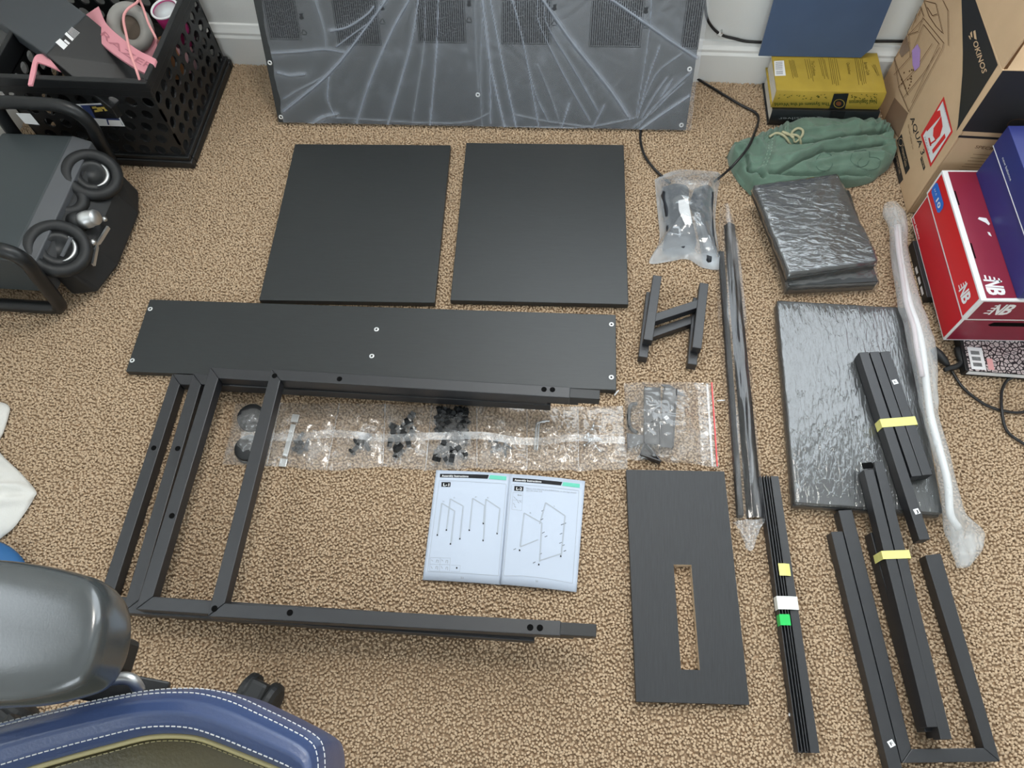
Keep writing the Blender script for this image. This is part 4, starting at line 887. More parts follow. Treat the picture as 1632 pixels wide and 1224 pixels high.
P = [G(a+12, y, z+0.004) for a, b, y, z in sec[2:9]]
put('pink_strip', MB().tube(spline(P, 30), 0.0042, 8), mat('pale_pink_strip', (0.66, 0.56, 0.58), 0.5), sf, smooth=True)

# ================================================================== COMPUTER CASE CARTON
M_CARD = mat('cardboard', (0.60, 0.42, 0.26), 0.85, spec=0.15, var=0.06, vscale=12, bump=0.08, bscale=200)
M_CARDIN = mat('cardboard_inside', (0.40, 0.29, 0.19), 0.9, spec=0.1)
M_BLKPRINT = mat('black_carton_print', (0.022, 0.022, 0.024), 0.5, spec=0.4)
M_BRNPRINT = mat('brown_carton_print', (0.19, 0.11, 0.06), 0.8, spec=0.1)
M_RED = mat('red_print', (0.72, 0.03, 0.03), 0.5)
z6 = lambda x, y: zm(x, y, 1380, 0, 3.6)
C0 = A(0.6675, 1.043, 0.001); ld = unit(A(-0.045, 1, 0)); rd = A(ld[1], -ld[0], 0); BH, BLn, BWd = 0.342, 0.335, 0.30; TZ = A(0, 0, 1)
cx = thing('computer_case_carton', 'tall brown carton printed AQUA 3 and OKINOS with a fragile sticker', 'cardboard box', (*(C0+ld*BLn/2+rd*BWd/2)[:2], 0.001))
def slab4(p, a, b, t): return MB().hexa([p, p+a, p+a+t, p+t], [p+b, p+a+b, p+a+b+t, p+t+b])
t_ = 0.004; UZ = TZ*BH
faceL = put('carton_side', slab4(C0, ld*BLn, UZ, rd*t_), M_CARD, cx, fix=True, bevel=0.0015)
faceR = put('carton_side', slab4(C0+rd*t_, rd*(BWd-2*t_), UZ, ld*t_), M_CARD, cx, fix=True, bevel=0.0015)
put('carton_side', slab4(C0+rd*(BWd-t_), ld*BLn, UZ, rd*t_), M_CARD, cx, fix=True); put('carton_side', slab4(C0+ld*(BLn-t_)+rd*t_, rd*(BWd-2*t_), UZ, ld*t_), M_CARD, cx, fix=True)
put('carton_bottom', slab4(C0+rd*t_+ld*t_, rd*(BWd-2*t_), TZ*t_, ld*(BLn-2*t_)), M_CARDIN, cx, fix=True)
put('flap', slab4(C0+UZ+ld*0.004, ld*(BLn-0.02), TZ*0.14-ld*0.006, rd*0.003), M_CARD, cx, fix=True)
fl_ = C0+UZ+rd*0.006; q = [fl_, fl_+rd*0.26, fl_+rd*0.24+TZ*0.028+ld*0.10, fl_+rd*0.07+TZ*0.028+ld*0.10]
put('flap', MB().hexa([p-TZ*0.003 for p in q], q), M_CARD, cx, fix=True)
put('flap', slab4(C0+UZ+ld*(BLn-0.004)+rd*0.01, rd*(BWd-0.02), TZ*0.13-ld*0.02, ld*0.003), M_CARDIN, cx, fix=True)
class BoxFace(Face):
    def __init__(s, p0, n, dr, L, H): super().__init__(p0, n); s.dr, s.L, s.H = A(*dr), L, H
    def __call__(s, x, y):
        p = PL(x, y, s.q, s.n); k = (p-s.q) @ s.dr; z = p[2]-s.q[2]; return s.q+s.dr*min(max(k, 0.0003), s.L)+TZ*min(max(z, 0.0003), s.H)
fL = BoxFace(C0, -rd, ld, BLn, BH); fR = BoxFace(C0, -ld, rd, BWd, BH)
def on(f, m, root, name, *polys):
    mb = MB()
    for p in polys: f.poly(mb, [z6(*q) for q in p])
    return put(name, mb, m, root)
on(fL, M_BLKPRINT, faceL, 'black_band', [(545, -110), (590, -110), (625, -10), (757, 372), (520, 752), (527, 720), (543, 560), (554, 420), (556, 300), (553, 150)])
mb = MB(); f2 = BoxFace(C0, -rd, ld, BLn, BH); f2.q = f2.p0-rd*0.0008
f2.text(mb, 'OKINOS', z6(613, 243), z6(668, 424), z6(640, 228), 0.015)
f2.poly(mb, [z6(*p) for p in ((598, 190), (608, 178), (612, 215), (604, 212))]); f2.poly(mb, [z6(*p) for p in ((616, 180), (628, 172), (636, 228), (622, 222))]); f2.poly(mb, [z6(*p) for p in ((588, 205), (597, 205), (604, 226), (598, 226))])
put('carton_logo', mb, M_CARD, faceL)
mb = MB(); fL.text(mb, 'AQUA 3', z6(253, 680), z6(318, 893), z6(274, 660), 0.012); 
fL.poly(mb, [z6(*p) for p in ((312, 912), (322, 895), (341, 960), (331, 980))])
for q in ([(178, 805), (205, 768), (252, 965), (228, 1003)], [(148, 880), (170, 836), (214, 1030), (190, 1060)]): fL.poly(mb, [z6(*p) for p in q])
put('carton_lettering', mb, M_BLKPRINT, faceL)
mb = MB(); f2.text(mb, 'MINI', z6(317, 912), z6(330, 962), z6(323, 902), 0.0); f2.text(mb, 'Tempered Glass', z6(203, 845), z6(226, 960), z6(216, 826)); f2.text(mb, 'Computer Case', z6(172, 900), z6(192, 1000), z6(183, 882))
for cx_, cy_ in ((200, 815), (164, 880)):
    for k in range(16):
        a, b = 2*PI*k/16, 2*PI*(k+1)/16; f2.line(mb, z6(cx_+13*math.cos(a), cy_+22*math.sin(a)), z6(cx_+13*math.cos(b), cy_+22*math.sin(b)), 0.0012)
put('badge_print', mb, M_CARD, faceL)
mb = MB(); fL.text(mb, 'Mini Tower Computer Case', z6(240, 720), z6(268, 858), z6(247, 712))
for pts in ([(190, 300), (245, 200), (330, 105), (445, 245), (440, 275), (245, 640), (190, 510), (160, 330), (190, 300)], [(330, 140), (418, 250), (262, 590)], [(245, 205), (252, 330), (330, 140)], [(235, 170), (265, 60), (300, 0), (330, 90), (300, 180), (240, 200), (235, 170)],
            [(330, 0), (400, 20), (440, 190), (400, 150), (360, 90), (330, 0)], [(440, 0), (470, 60), (472, 262)], [(160, 430), (250, 330)], [(185, 500), (280, 400), (380, 250)], [(215, 560), (330, 420), (425, 270)], [(205, 330), (230, 260), (250, 240)], [(300, 90), (320, 40), (280, 130)], [(250, 130), (290, 60), (260, 170)], [(350, 40), (380, 90), (410, 80)],
            [(190, 420), (240, 545)], [(160, 330), (190, 420), (225, 500)]):
    for a, b in zip(pts[:-1], pts[1:]): fL.line(mb, z6(*a), z6(*b), 0.0013); fL.line(mb, z6(a[0]+6, a[1]+5), z6(b[0]+6, b[1]+5), 0.0006)
for k in range(14):
    x, y = 215+R3.uniform(-20, 60), 450+R3.uniform(-60, 60); fL.poly(mb, [z6(x, y), z6(x+7, y-6), z6(x+9, y+3), z6(x+2, y+8)])
put('line_drawing', mb, M_BRNPRINT, faceL)
so = on(fL, M_RED, faceL, 'fragile_sticker', [(447, 553), (498, 757), (370, 959), (315, 775)])
f2.q = f2.p0-rd*0.0010; on(f2, M_WHITE, so, 'sticker_white', [(441, 580), (488, 752), (375, 935), (328, 780)])
f3 = BoxFace(C0, -rd, ld, BLn, BH); f3.q = f3.p0-rd*0.0014
on(f3, M_RED, so, 'sticker_symbol', [(405, 640), (425, 632), (430, 665), (350, 755), (345, 735)], [(452, 765), (457, 790), (385, 882), (380, 860)], [(418, 690), (432, 665), (440, 725), (425, 780), (400, 805), (385, 780), (388, 735)], [(398, 800), (404, 806), (372, 830), (368, 822)], [(357, 792), (366, 790), (376, 835), (368, 840)])
mb = MB(); f3.text(mb, 'HANDLE WITH CARE', z6(438, 592), z6(478, 730), z6(444, 584)); f3.text(mb, 'FRAGILE', z6(335, 790), z6(362, 890), z6(341, 782)); put('sticker_lettering', mb, M_GREYINK, so)
on(fL, mat('parcel_tape', (0.27, 0.17, 0.11), 0.25), faceL, 'parcel_tape', [(165, 560), (243, 650), (187, 792), (103, 690)]); on(fL, MATS['parcel_tape'], faceL, 'parcel_tape', [(205, 215), (235, 200), (250, 290), (205, 330), (190, 300)])
on(f2, mat('lilac_sticker', (0.50, 0.32, 0.72), 0.5), faceL, 'lilac_sticker', [(264, 290), (296, 252), (312, 285), (309, 380), (280, 407), (268, 372)])
on(fR, M_BLKPRINT, faceR, 'black_field', [(756, 376), (1500, 430), (1500, 800), (835, 768), (518, 752)]); on(fR, M_BLKPRINT, faceR, 'black_stripe', [(506, 776), (1500, 830), (1500, 842), (500, 789)])
mb = MB(); fR.text(mb, 'SPECIFICATIONS', z6(624, 850), z6(905, 880), z6(630, 833), 0.012, 0.2)
for k, y in enumerate((885, 905, 922, 940, 955, 972)): fR.line(mb, z6(615-k*16, y), z6(800-k*10, y+12), 0.0010)
put('specification_lettering', mb, M_BRNPRINT, faceR)
mb = MB()
for k in range(20):
    a, b = 2*PI*k/20, 2*PI*(k+1)/20
    fR2 = fR; fR2.q = fR2.p0-ld*0.0009; fR2.line(mb, z6(880+68*math.cos(a), 720+36*math.sin(a)), z6(880+68*math.cos(b), 720+36*math.sin(b)), 0.0008)
put('hand_hole_cut', mb, M_BRNPRINT, faceR)

# ================================================================== SHOEBOXES
z7 = lambda x, y: zm(x, y, 1392, 260, 3.4)
M_SHRED = mat('shoebox_red', (0.52, 0.010, 0.022), 0.38); M_SHRED2 = mat('shoebox_bright_red', (0.66, 0.010, 0.016), 0.35); M_SHMAR = mat('shoebox_maroon', (0.235, 0.016, 0.040), 0.38)
M_EDGE = mat('white_card_edge', (0.80, 0.80, 0.80), 0.6); M_BLUE = mat('shoebox_blue', (0.020, 0.028, 0.165), 0.4)
S0 = A(0.6743, 0.7333, 0.0205); sl_ = unit(A(0.6596, 1.0123, 0)-A(0.6743, 0.7333, 0)); sr_ = A(sl_[1], -sl_[0], 0); SL, SW, SHt, LH = 0.280, 0.190, 0.1315, 0.060
sx = thing('shoebox', 'red and maroon shoebox with white NB logos and white edges', 'shoebox', (*(S0+sl_*SL/2+sr_*SW/2)[:2], 0.0205))
i_ = 0.0025
body = put('box_body', MB().hexa([S0+sl_*i_+sr_*i_, S0+sl_*i_+sr_*(SW-i_), S0+sl_*(SL-i_)+sr_*(SW-i_), S0+sl_*(SL-i_)+sr_*i_], [p+TZ*(SHt-0.003) for p in (S0+sl_*i_+sr_*i_, S0+sl_*i_+sr_*(SW-i_), S0+sl_*(SL-i_)+sr_*(SW-i_), S0+sl_*(SL-i_)+sr_*i_)]), M_SHMAR, sx, fix=True, bevel=0.0008)
L0 = S0+TZ*(SHt-LH); lid = put('lid', MB().hexa([L0, L0+sr_*SW, L0+sl_*SL+sr_*SW, L0+sl_*SL], [p+TZ*LH for p in (L0, L0+sr_*SW, L0+sl_*SL+sr_*SW, L0+sl_*SL)]), M_SHMAR, sx, fix=True, bevel=0.0008)
def inset_quad(p, a, b, m, n): # panel print inset by m within the face spanned by a, b
    ua, ub = unit(a), unit(b); mv = m*1.25; m = m*1.9; q = [p+ua*m+ub*mv, p+a-ua*m+ub*mv, p+a-ua*m+b-ub*mv, p+ua*m+b-ub*mv]; return MB().poly([x+n*0.0004 for x in q])
# white card edges are the box itself; coloured panels lie on it, darker on top and end
for o_ in (body, lid): o_.data.materials.clear(); o_.data.materials.append(M_EDGE)
put('side_print', inset_quad(S0+sr_*i_, sl_*SL, TZ*(SHt-LH), 0.003, -sr_), M_SHRED, body); put('end_print', inset_quad(S0+sl_*i_, sr_*SW, TZ*(SHt-LH), 0.003, -sl_), M_SHMAR, body)
put('side_print', inset_quad(L0, sl_*SL, TZ*LH, 0.003, -sr_), M_SHRED2, lid); put('end_print', inset_quad(L0, sr_*SW, TZ*LH, 0.003, -sl_), M_SHMAR, lid)
T0 = S0+TZ*SHt; q = [T0+sr_*0.009+sl_*0.004, T0+sr_*(SW-.003)+sl_*0.008, T0+sr_*(SW-.003)+sl_*(SL-.004), T0+sr_*0.009+sl_*(SL-.004)]
put('top_print', MB().poly([p+TZ*0.0004 for p in q]), M_SHMAR, lid)
def nb_logo(mb, o, r_, u_):
    """white N-and-B emblem with speed lines: o lower left, r_ width vector, u_ height vector"""
    P = lambda x, y: o+r_*x+u_*y
    text_on(mb, 'B', P(0.60, 0.0), r_*0.40, u_*1.0, 0.035, 0.15); text_on(mb, 'N', P(0.22, 0.0), r_*0.42, u_*1.0, 0.035, 0.15)
    for k in range(4): mb.poly([P(0.0+0.05*k, 0.06+0.25*k), P(0.20+0.05*k, 0.06+0.25*k), P(0.22+0.05*k, 0.16+0.25*k), P(0.02+0.05*k, 0.16+0.25*k)])
def LF(k, z, off=0.0008): return S0-sr_*off+sl_*k+TZ*z      # point on the left side
mb = MB(); nb_logo(mb, L0-sr_*0.0009+sl_*0.060+TZ*0.014, -sl_*0.040, TZ*0.026); put('logo', mb, M_WHITE, lid)
mb = MB(); nb_logo(mb, T0+TZ*0.0009+sl_*0.050+sr_*0.014, -sl_*0.040, sr_*0.028); put('logo', mb, M_WHITE, lid); mb = MB()
q = [T0+TZ*0.0009+sl_*a+sr_*b for a, b in ((.168, .035), (.172, .038), (.170, .050), (.158, .053), (.154, .050), (.160, .046))]; put('paper_tear', MB().poly(q), M_WHITE, lid)
q = [T0+TZ*0.0009+sl_*a+sr_*b for a, b in ((.140, .044), (.139, .048), (.130, .049), (.133, .045))]; put('paper_tear', MB().poly(q), M_WHITE, lid)
mb = MB(); nb_logo(mb, L0-sl_*0.0009+sr_*0.022+TZ*0.020, sr_*0.042, TZ*0.030); put('logo', mb, M_WHITE, lid)
for k in range(3): mb = MB(); mb.poly([L0-sl_*0.0009+sr_*(0.095)+TZ*(0.012+0.012*k), L0-sl_*0.0009+sr_*0.150+TZ*(0.012+0.012*k), L0-sl_*0.0009+sr_*0.150+TZ*(0.015+0.012*k), L0-sl_*0.0009+sr_*(0.095)+TZ*(0.015+0.012*k)]); put('white_stripe', mb, M_WHITE, lid)
mb = MB(); text_on(mb, 'new balance', LF(0.275, 0.008, -0.0020), -sl_*0.055, TZ*0.006, 0.02); put('brand_lettering', mb, M_WHITE, body)
lq = [L0-sr_*0.0010+sl_*a+TZ*b for a, b in ((.268, .016), (.220, .016), (.214, .022), (.214, .034), (.220, .040), (.268, .040), (.273, .034), (.273, .022))]
lb_ = put('blue_label', MB().poly(lq), mat('blue_label', (0.02, 0.16, 0.62), 0.4), lid); mb = MB(); text_on(mb, '10', L0-sr_*0.0014+sl_*0.242+TZ*0.022, -sl_*0.020, TZ*0.010, 0.03); text_on(mb, '27.5', L0-sr_*0.0014+sl_*0.266+TZ*0.026, -sl_*0.016, TZ*0.004); put('label_lettering', mb, M_WHITE, lb_)
q = [S0+sl_*(i_-.0009)+sr_*a+TZ*b for a, b in ((.052, .054), (.058, .050), (.140, .050), (.146, .056), (.140, .062), (.058, .062))]; put('hand_hole', MB().poly(q), M_HOLE, body)
for k in (0.10, 0.215): put('lid_slot', MB().poly([T0+TZ*0.0006+sr_*x+sl_*y for x, y in ((0.0095, k-.016), (0.0120, k-.016), (0.0120, k+.016), (0.0095, k+.016))]), M_HOLE, lid)
# blue shoebox on top
B0 = T0+sr_*0.057+sl_*0.004+TZ*0.0006; bx = thing('shoebox', 'blue shoebox resting on top of the red shoebox', 'shoebox', (*(B0+sl_*.13+sr_*.09)[:2], B0[2]))
def block(p, a, b, h): return MB().hexa([p, p+b, p+a+b, p+a], [p+TZ*h, p+b+TZ*h, p+a+b+TZ*h, p+a+TZ*h])
put('box_body', block(B0, sl_*0.268, sr_*0.18, 0.105), M_BLUE, bx, fix=True, bevel=0.0008)
K0 = B0-sl_*0.003-sr_*0.003+TZ*0.064; lid2 = put('lid', block(K0, sl_*0.274, sr_*0.186, 0.045), M_BLUE, bx, fix=True, bevel=0.0008)
put('lid_edge', block(K0-sr_*0.0005-sl_*0.0005-TZ*0.0008, sl_*0.275, sr_*0.187, 0.0014), M_EDGE, lid2, fix=True)
mb = MB(); text_on(mb, 'new balance', K0-sr_*0.0008+sl_*0.235+TZ*0.010, -sl_*0.05, TZ*0.005, 0.0); put('brand_lettering', mb, M_WHITE, lid2)
# disc cases under the shoebox
p = G(1545, 590.5, 0.0195); d_ = unit(A(1, -0.012, 0)); e_ = A(-d_[1], d_[0], 0)
dc = thing('disc_case', 'disc case with a comic-style cover sticking out under the red shoebox', 'disc case', (*(p+d_*.07+e_*.06)[:2], 0.001))
put('case_shell', block(p-TZ*0.0185-d_*0.006, e_*0.12, d_*0.15, 0.0183), M_PLBLACK, dc, fix=True, bevel=0.001)
put('paper_edge', block(p-TZ*0.012-e_*0.0006, e_*0.0006, d_*0.142, 0.0095), M_WHITE, dc, fix=True)
mc = bpy.data.materials.new('comic_print'); mc.use_nodes = True; nt = mc.node_tree; b_ = nt.nodes['Principled BSDF']; b_.inputs['Roughness'].default_value = 0.3
v_ = nt.nodes.new('ShaderNodeTexVoronoi'); v_.inputs['Scale'].default_value = 130; v_.feature = 'DISTANCE_TO_EDGE'; tc = nt.nodes.new('ShaderNodeTexCoord'); nt.links.new(tc.outputs['Object'], v_.inputs['Vector'])
rp = nt.nodes.new('ShaderNodeValToRGB'); rp.color_ramp.interpolation = 'CONSTANT'; rp.color_ramp.elements[0].color = (0.02, 0.015, 0.02, 1); rp.color_ramp.elements[1].color = (0.55, 0.48, 0.47, 1); rp.color_ramp.elements[1].position = 0.12
x_ = rp.color_ramp.elements.new(0.34); x_.color = (0.20, 0.17, 0.18, 1); nt.links.new(v_.outputs['Distance'], rp.inputs[0]); nt.links.new(rp.outputs[0], b_.inputs['Base Color'])
cv = put('cover_sheet', block(p-TZ*0.0002, e_*0.11, d_*0.142, 0.0006), mc, dc, fix=True)
sq = lambda a, b, w, h, dz=0.0006: MB().poly([p+d_*a+e_*b+TZ*dz, p+d_*(a+w)+e_*b+TZ*dz, p+d_*(a+w)+e_*(b+h)+TZ*dz, p+d_*a+e_*(b+h)+TZ*dz])
put('barcode_panel', sq(0.004, 0.003, 0.025, 0.045), M_WHITE, cv); put('pink_panel', sq(0.033, 0.004, 0.010, 0.023), mat('pink_panel', (0.72, 0.36, 0.36), 0.5), cv)
mb = MB()
for j in range(3):
    for k in range(7): mb.v, mb.f = mb.v, mb.f; s_q = sq(0.008, 0.009+j*0.012+k*0.0011, 0.015, 0.0006, 0.0010); mb.add(s_q.v, s_q.f)
put('barcode', mb, M_INK, cv)
p2 = S0+sl_*0.095-sr_*0.005; dc2 = thing('disc_case', 'dark disc case just peeking out beneath the long side of the red shoebox', 'disc case', (*(p2+sl_*.06+sr_*.05)[:2], 0.001))
put('case_shell', block(A(p2[0], p2[1], 0.001), sl_*0.13, sr_*0.10, 0.0188), M_PLBLACK, dc2, fix=True, bevel=0.001)
mb = MB(); q0 = A(p2[0], p2[1], 0.0)-sr_*0.0006
for a, b in ((.012, .030), (.036, .052), (.060, .075)): mb.poly([q0+sl_*a+TZ*0.006, q0+sl_*b+TZ*0.006, q0+sl_*b+TZ*0.013, q0+sl_*a+TZ*0.013])
put('spine_print', mb, M_WHITE, dc2)

# ================================================================== BOOKS, FOLDER
M_GOLD = mat('yellow_dust_jacket', (0.44, 0.315, 0.045), 0.35, var=0.08, vscale=25); M_BKBLACK = mat('black_book_cover', (0.012, 0.014, 0.017), 0.4); M_PAGES = mat('page_block', (0.80, 0.76, 0.68), 0.8, var=0.12, vscale=60, stretch=(1, 1, 20))
def book(name, label, p, a, b, h, mcov):
    """p = lower spine corner at the left, a = along spine, b = towards the fore edge"""
    r = thing(name, label, 'book', (*(p+a/2+b/2)[:2], p[2])); ua, ub = unit(a), unit(b); ct = 0.003
    put('cover_board', block(p, b, a, ct), mcov, r, fix=True, bevel=0.0006); top = put('cover_board', block(p+TZ*(h-ct), b, a, ct), mcov, r, fix=True, bevel=0.0006)
    n_ = 8; vs = []
    for k in range(n_+1):
        t = k/n_; off = -0.004*math.sin(PI*t); vs += [p+ub*off+TZ*h*t, p+a+ub*off+TZ*h*t]
    for k in range(n_+1):
        t = k/n_; off = 0.003-0.004*math.sin(PI*t); vs += [p+ub*off+TZ*h*t, p+a+ub*off+TZ*h*t]
    m2 = 2*(n_+1); fs = []
    for k in range(n_): fs += [(2*k, 2*k+1, 2*k+3, 2*k+2), (m2+2*k, m2+2*k+2, m2+2*k+3, m2+2*k+1), (2*k, 2*k+2, m2+2*k+2, m2+2*k), (2*k+1, m2+2*k+1, m2+2*k+3, 2*k+3)]
    sp = put('spine', MB().add(vs, fs), mcov, r, fix=True)
    put('pages', block(p+ua*0.004+ub*0.003+TZ*ct, b-ub*0.008, a-ua*0.008, h-2*ct), M_PAGES, r, fix=True)
    return r, top, sp
ba = unit(A(0.222, 0.006, 0)); bb = A(-ba[1], ba[0], 0)
k_r, k_t, k_s = book('hardback_book', 'thick black hardback book beneath the yellow one', A(0.4085, 1.2700, 0.001), ba*0.222, bb*0.125, 0.0415, M_BKBLACK)
P0 = A(0.4045, 1.2765, 0.0427); g_r, g_t, g_s = book('hardback_book', 'thick yellow hardback book with a barcode, lying on the black one', P0, ba*0.222, bb*0.118, 0.0440, M_GOLD)
z5 = lambda x, y: zm(x, y, 1140, 0, 3.825)
ftop = Face(P0+TZ*0.044, TZ)
M_OLIVE = mat('olive_ink', (0.14, 0.10, 0.01), 0.6)
mb = MB()
for (x0, y0, x1, y1, n_) in ((450, 360, 490, 510, 4), (545, 350, 590, 520, 3), (630, 350, 680, 500, 4), (690, 350, 755, 525, 5), (850, 350, 910, 520, 5), (955, 390, 985, 470, 3)):
    for k in range(n_):
        x = x0+(x1-x0)*k/n_*0.9; x2 = x+12
        ftop.line(mb, z5(x, y0+R3.uniform(0, 12)), z5(x2+14, y1-R3.uniform(0, 45)), 0.0011)
ftop.text(mb, 'The Confusion', z5(583, 372), z5(597, 462), z5(603, 371), 0.01); ftop.text(mb, 'Quicksilver', z5(800, 382), z5(812, 455), z5(818, 381), 0.01); ftop.text(mb, 'Baroque Cycle', z5(905, 380), z5(925, 458), z5(926, 379), 0.01)
put('back_cover_print', mb, M_OLIVE, g_t)
wb = MB(); ftop.poly(wb, [z5(*p_) for p_ in ((358, 372), (418, 369), (430, 461), (363, 463))]); wbo = put('barcode_panel', wb, M_WHITE, g_t)
mb = MB(); fb2 = Face(P0+TZ*0.0443, TZ)
for k in range(9): fb2.line(mb, z5(367, 380+k*5.5), z5(410, 378+k*5.5), 0.0007)
for k in range(4): fb2.line(mb, z5(371, 434+k*6), z5(412, 432+k*6), 0.0009)
put('barcode', mb, M_INK, wbo)
fsp = Face(P0-bb*0.0042, -bb)
put('spine_band', MB().poly([fsp(*z5(*p_)) for p_ in ((724, 572), (814, 570), (790, 664), (694, 664))]), M_BKBLACK, g_s)
mb = MB(); fs2 = Face(P0-bb*0.0046, -bb)
for k in range(20):
    a_, b__ = 2*PI*k/20, 2*PI*(k+1)/20; fs2.line(mb, z5(755+32*math.cos(a_), 632+26*math.sin(a_)), z5(755+32*math.cos(b__), 632+26*math.sin(b__)), 0.0012)
put('emblem_ring', mb, M_GOLD, g_s); 
put('emblem', MB().poly([fs2(*z5(752+17*math.cos(k*PI/6), 632+14*math.sin(k*PI/6))) for k in range(12)]), mat('emblem_brown', (0.18, 0.06, 0.02), 0.5), g_s)
mb = MB(); fsp.text(mb, 'The System of the World', z5(700, 625), z5(360, 628), z5(702, 645), 0.02); put('spine_title', mb, mat('spine_green_ink', (0.07, 0.09, 0.01), 0.5), g_s); mb = MB(); fsp.text(mb, 'Neal Stephenson', z5(985, 608), z5(815, 612), z5(984, 634), 0.02); put('spine_author', mb, MATS['spine_green_ink'], g_s)
mb = MB()
for k in range(46):
    x, y = R3.choice((R3.uniform(355, 690), R3.uniform(825, 985))), R3.uniform(575, 605); fsp.poly(mb, [z5(x, y), z5(x+R3.uniform(4, 16), y-R3.uniform(2, 6)), z5(x+R3.uniform(6, 14), y+R3.uniform(2, 5))])
put('spine_engraving', mb, MATS['spine_green_ink'], g_s)
mb = MB(); fk = Face(A(0.4085, 1.2700, 0.001)-bb*0.0043, -bb); fk.text(mb, 'Quicksilver', z5(660, 712), z5(385, 716), z5(661, 728), 0.0); put('spine_title', mb, mat('silver_ink', (0.35, 0.37, 0.38), 0.4), k_s)
put('spine_band', MB().poly([fk(*z5(*p_)) for p_ in ((705, 680), (795, 680), (780, 725), (690, 730))]), M_INK, k_s)
# folder
F0 = A(0.3735, 1.3775, 0.0885); fd, fu = unit(A(0.228, 0.006, 0)), unit(A(-0.006, 0.020, 0.30)); ft = unit(np.cross(fu, fd))*0.003
ol = [(0, 0), (0.213, 0), (0.228, 0.022), (0.228, 0.31), (0, 0.31)]
q = [F0+fd*a+fu*b for a, b in ol]
fo2 = thing('document_folder', 'plain navy blue folder standing against the wall on the books', 'folder', (*(F0+fd*.114)[:2], 0.0875))
put('front_cover', MB().hexa(q, [p_-ft*0.3 for p_ in q]), mat('navy_card', (0.062, 0.104, 0.195), 0.6, var=0.05, vscale=15), fo2, fix=True)
put('back_cover', MB().hexa([p_+ft*0.5 for p_ in q], [p_+ft*0.9 for p_ in q]), MATS['navy_card'], fo2, fix=True)
put('paper_sheet', MB().hexa([p_+ft*0.12+fu*0.002 for p_ in q], [p_+ft*0.4+fu*0.002 for p_ in q]), M_PAGES, fo2, fix=True)

# ================================================================== GREEN SHORTS
M_GREEN = mat('green_cotton', (0.120, 0.192, 0.145), 0.9, spec=0.15, var=0.10, vscale=35, bump=0.25, bscale=500, sheen=0.3)
up_ = spline([z5(*p_) for p_ in ((72, 950), (110, 905), (180, 870), (265, 828), (370, 785), (450, 750), (640, 728), (820, 726), (990, 738), (1045, 780), (1062, 870), (1080, 940))], 90)
lo_ = spline([z5(*p_) for p_ in ((72, 950), (90, 1020), (135, 1100), (190, 1160), (240, 1192), (420, 1180), (600, 1155), (800, 1142), (940, 1112), (1005, 1065), (1060, 1020), (1080, 945))], 90)
UPW = np.array([G(*p_, 0.012) for p_ in up_]); LOW = np.array([G(*p_, 0.004) for p_ in lo_])
def seg_d(p_, a, b): 
    ab = b-a; t = min(1, max(0, (p_-a) @ ab/(ab @ ab))); return np.linalg.norm(p_-a-t*ab)
CR_ = [np.array([G(*z5(*p_), 0.03)[:2] for p_ in q]) for q in (((390, 1055), (500, 995), (640, 935), (800, 925), (900, 910), (1020, 890)), ((330, 1060), (480, 1065), (700, 1060), (900, 1045), (1005, 1040)), ((100, 960), (160, 1040), (215, 1110), (270, 1165)), ((185, 960), (205, 1040), (290, 1080)), ((440, 875), (600, 880), (760, 855), (960, 835), (1045, 810)), ((860, 850), (930, 820), (1040, 800)))]
RD_ = [np.array([G(*z5(*p_), 0.03)[:2] for p_ in q]) for q in (((250, 850), (290, 900), (300, 960)), ((340, 870), (320, 960), (290, 1040), (240, 1080)), ((470, 820), (640, 800), (820, 770), (1000, 770)), ((620, 1000), (760, 975), (950, 950), (1050, 960)), ((420, 1110), (640, 1085), (900, 1075)), ((100, 930), (170, 925), (200, 1000)), ((450, 980), (650, 900), (880, 870)))]
def shorts_pt(s, t):
    k = s*89; i = min(int(k), 88); f = k-i; a = LOW[i]*(1-f)+LOW[i+1]*f; b = UPW[i]*(1-f)+UPW[i+1]*f
    p_ = a*(1-t)+b*t; e = max(0.0, min(1.0, 4*t*(1-t)))**0.30*max(0.0, min(1, 14*s*(1-s)))**0.5
    z = 0.040*e*(0.88+0.24*noise2(p_[0]*22, p_[1]*22, 5))
    for q in CR_:
        dd = min(seg_d(p_[:2], q[j], q[j+1]) for j in range(len(q)-1)); z -= 0.022*e*math.exp(-(dd/0.0036)**2)
    for q in RD_:
        dd = min(seg_d(p_[:2], q[j], q[j+1]) for j in range(len(q)-1)); z += 0.009*e*math.exp(-(dd/0.006)**2)
    if t > 0.68: z += 0.006*math.sin(s*105+5*math.sin(s*17)+2*t)*e*min(1, (t-0.68)*8)
    rg = 1-abs(2*noise2(p_[0]*26+p_[1]*20, p_[1]*70-p_[0]*22+1.5*noise2(p_[0]*18, p_[1]*18, 3), 12)-1); z += 0.0055*(rg**3-0.25)*e
    z += 0.0022*(noise2(p_[0]*75, p_[1]*75, 9)-.5)*e
    return (p_[0], p_[1], max(0.0015, z))
sh = thing('shorts', 'crumpled green cotton shorts with a tan drawstring in front of the books', 'shorts', (*G(*z5(580, 950))[:2], 0.0))
put('fabric', MB().grid(150, 74, shorts_pt), M_GREEN, sh, smooth=True)
def on_shorts(px, lift):
    p_ = G(*z5(*px), 0.035); 
    best = min(((np.hypot(*(np.array(v[:2])-p_[:2])), v) for v in SHV), key=lambda x: x[0])[1]; return A(p_[0], p_[1], best[2]+lift)
SHV = [shorts_pt(i/70, j/34) for i in range(71) for j in range(35)]
P = [on_shorts(x, 0.004) for x in ((325, 845), (370, 825), (420, 850), (480, 865), (530, 865), (500, 845), (430, 835), (400, 822), (440, 835), (470, 850), (460, 825), (490, 812), (522, 822), (520, 845), (490, 855), (465, 840))]
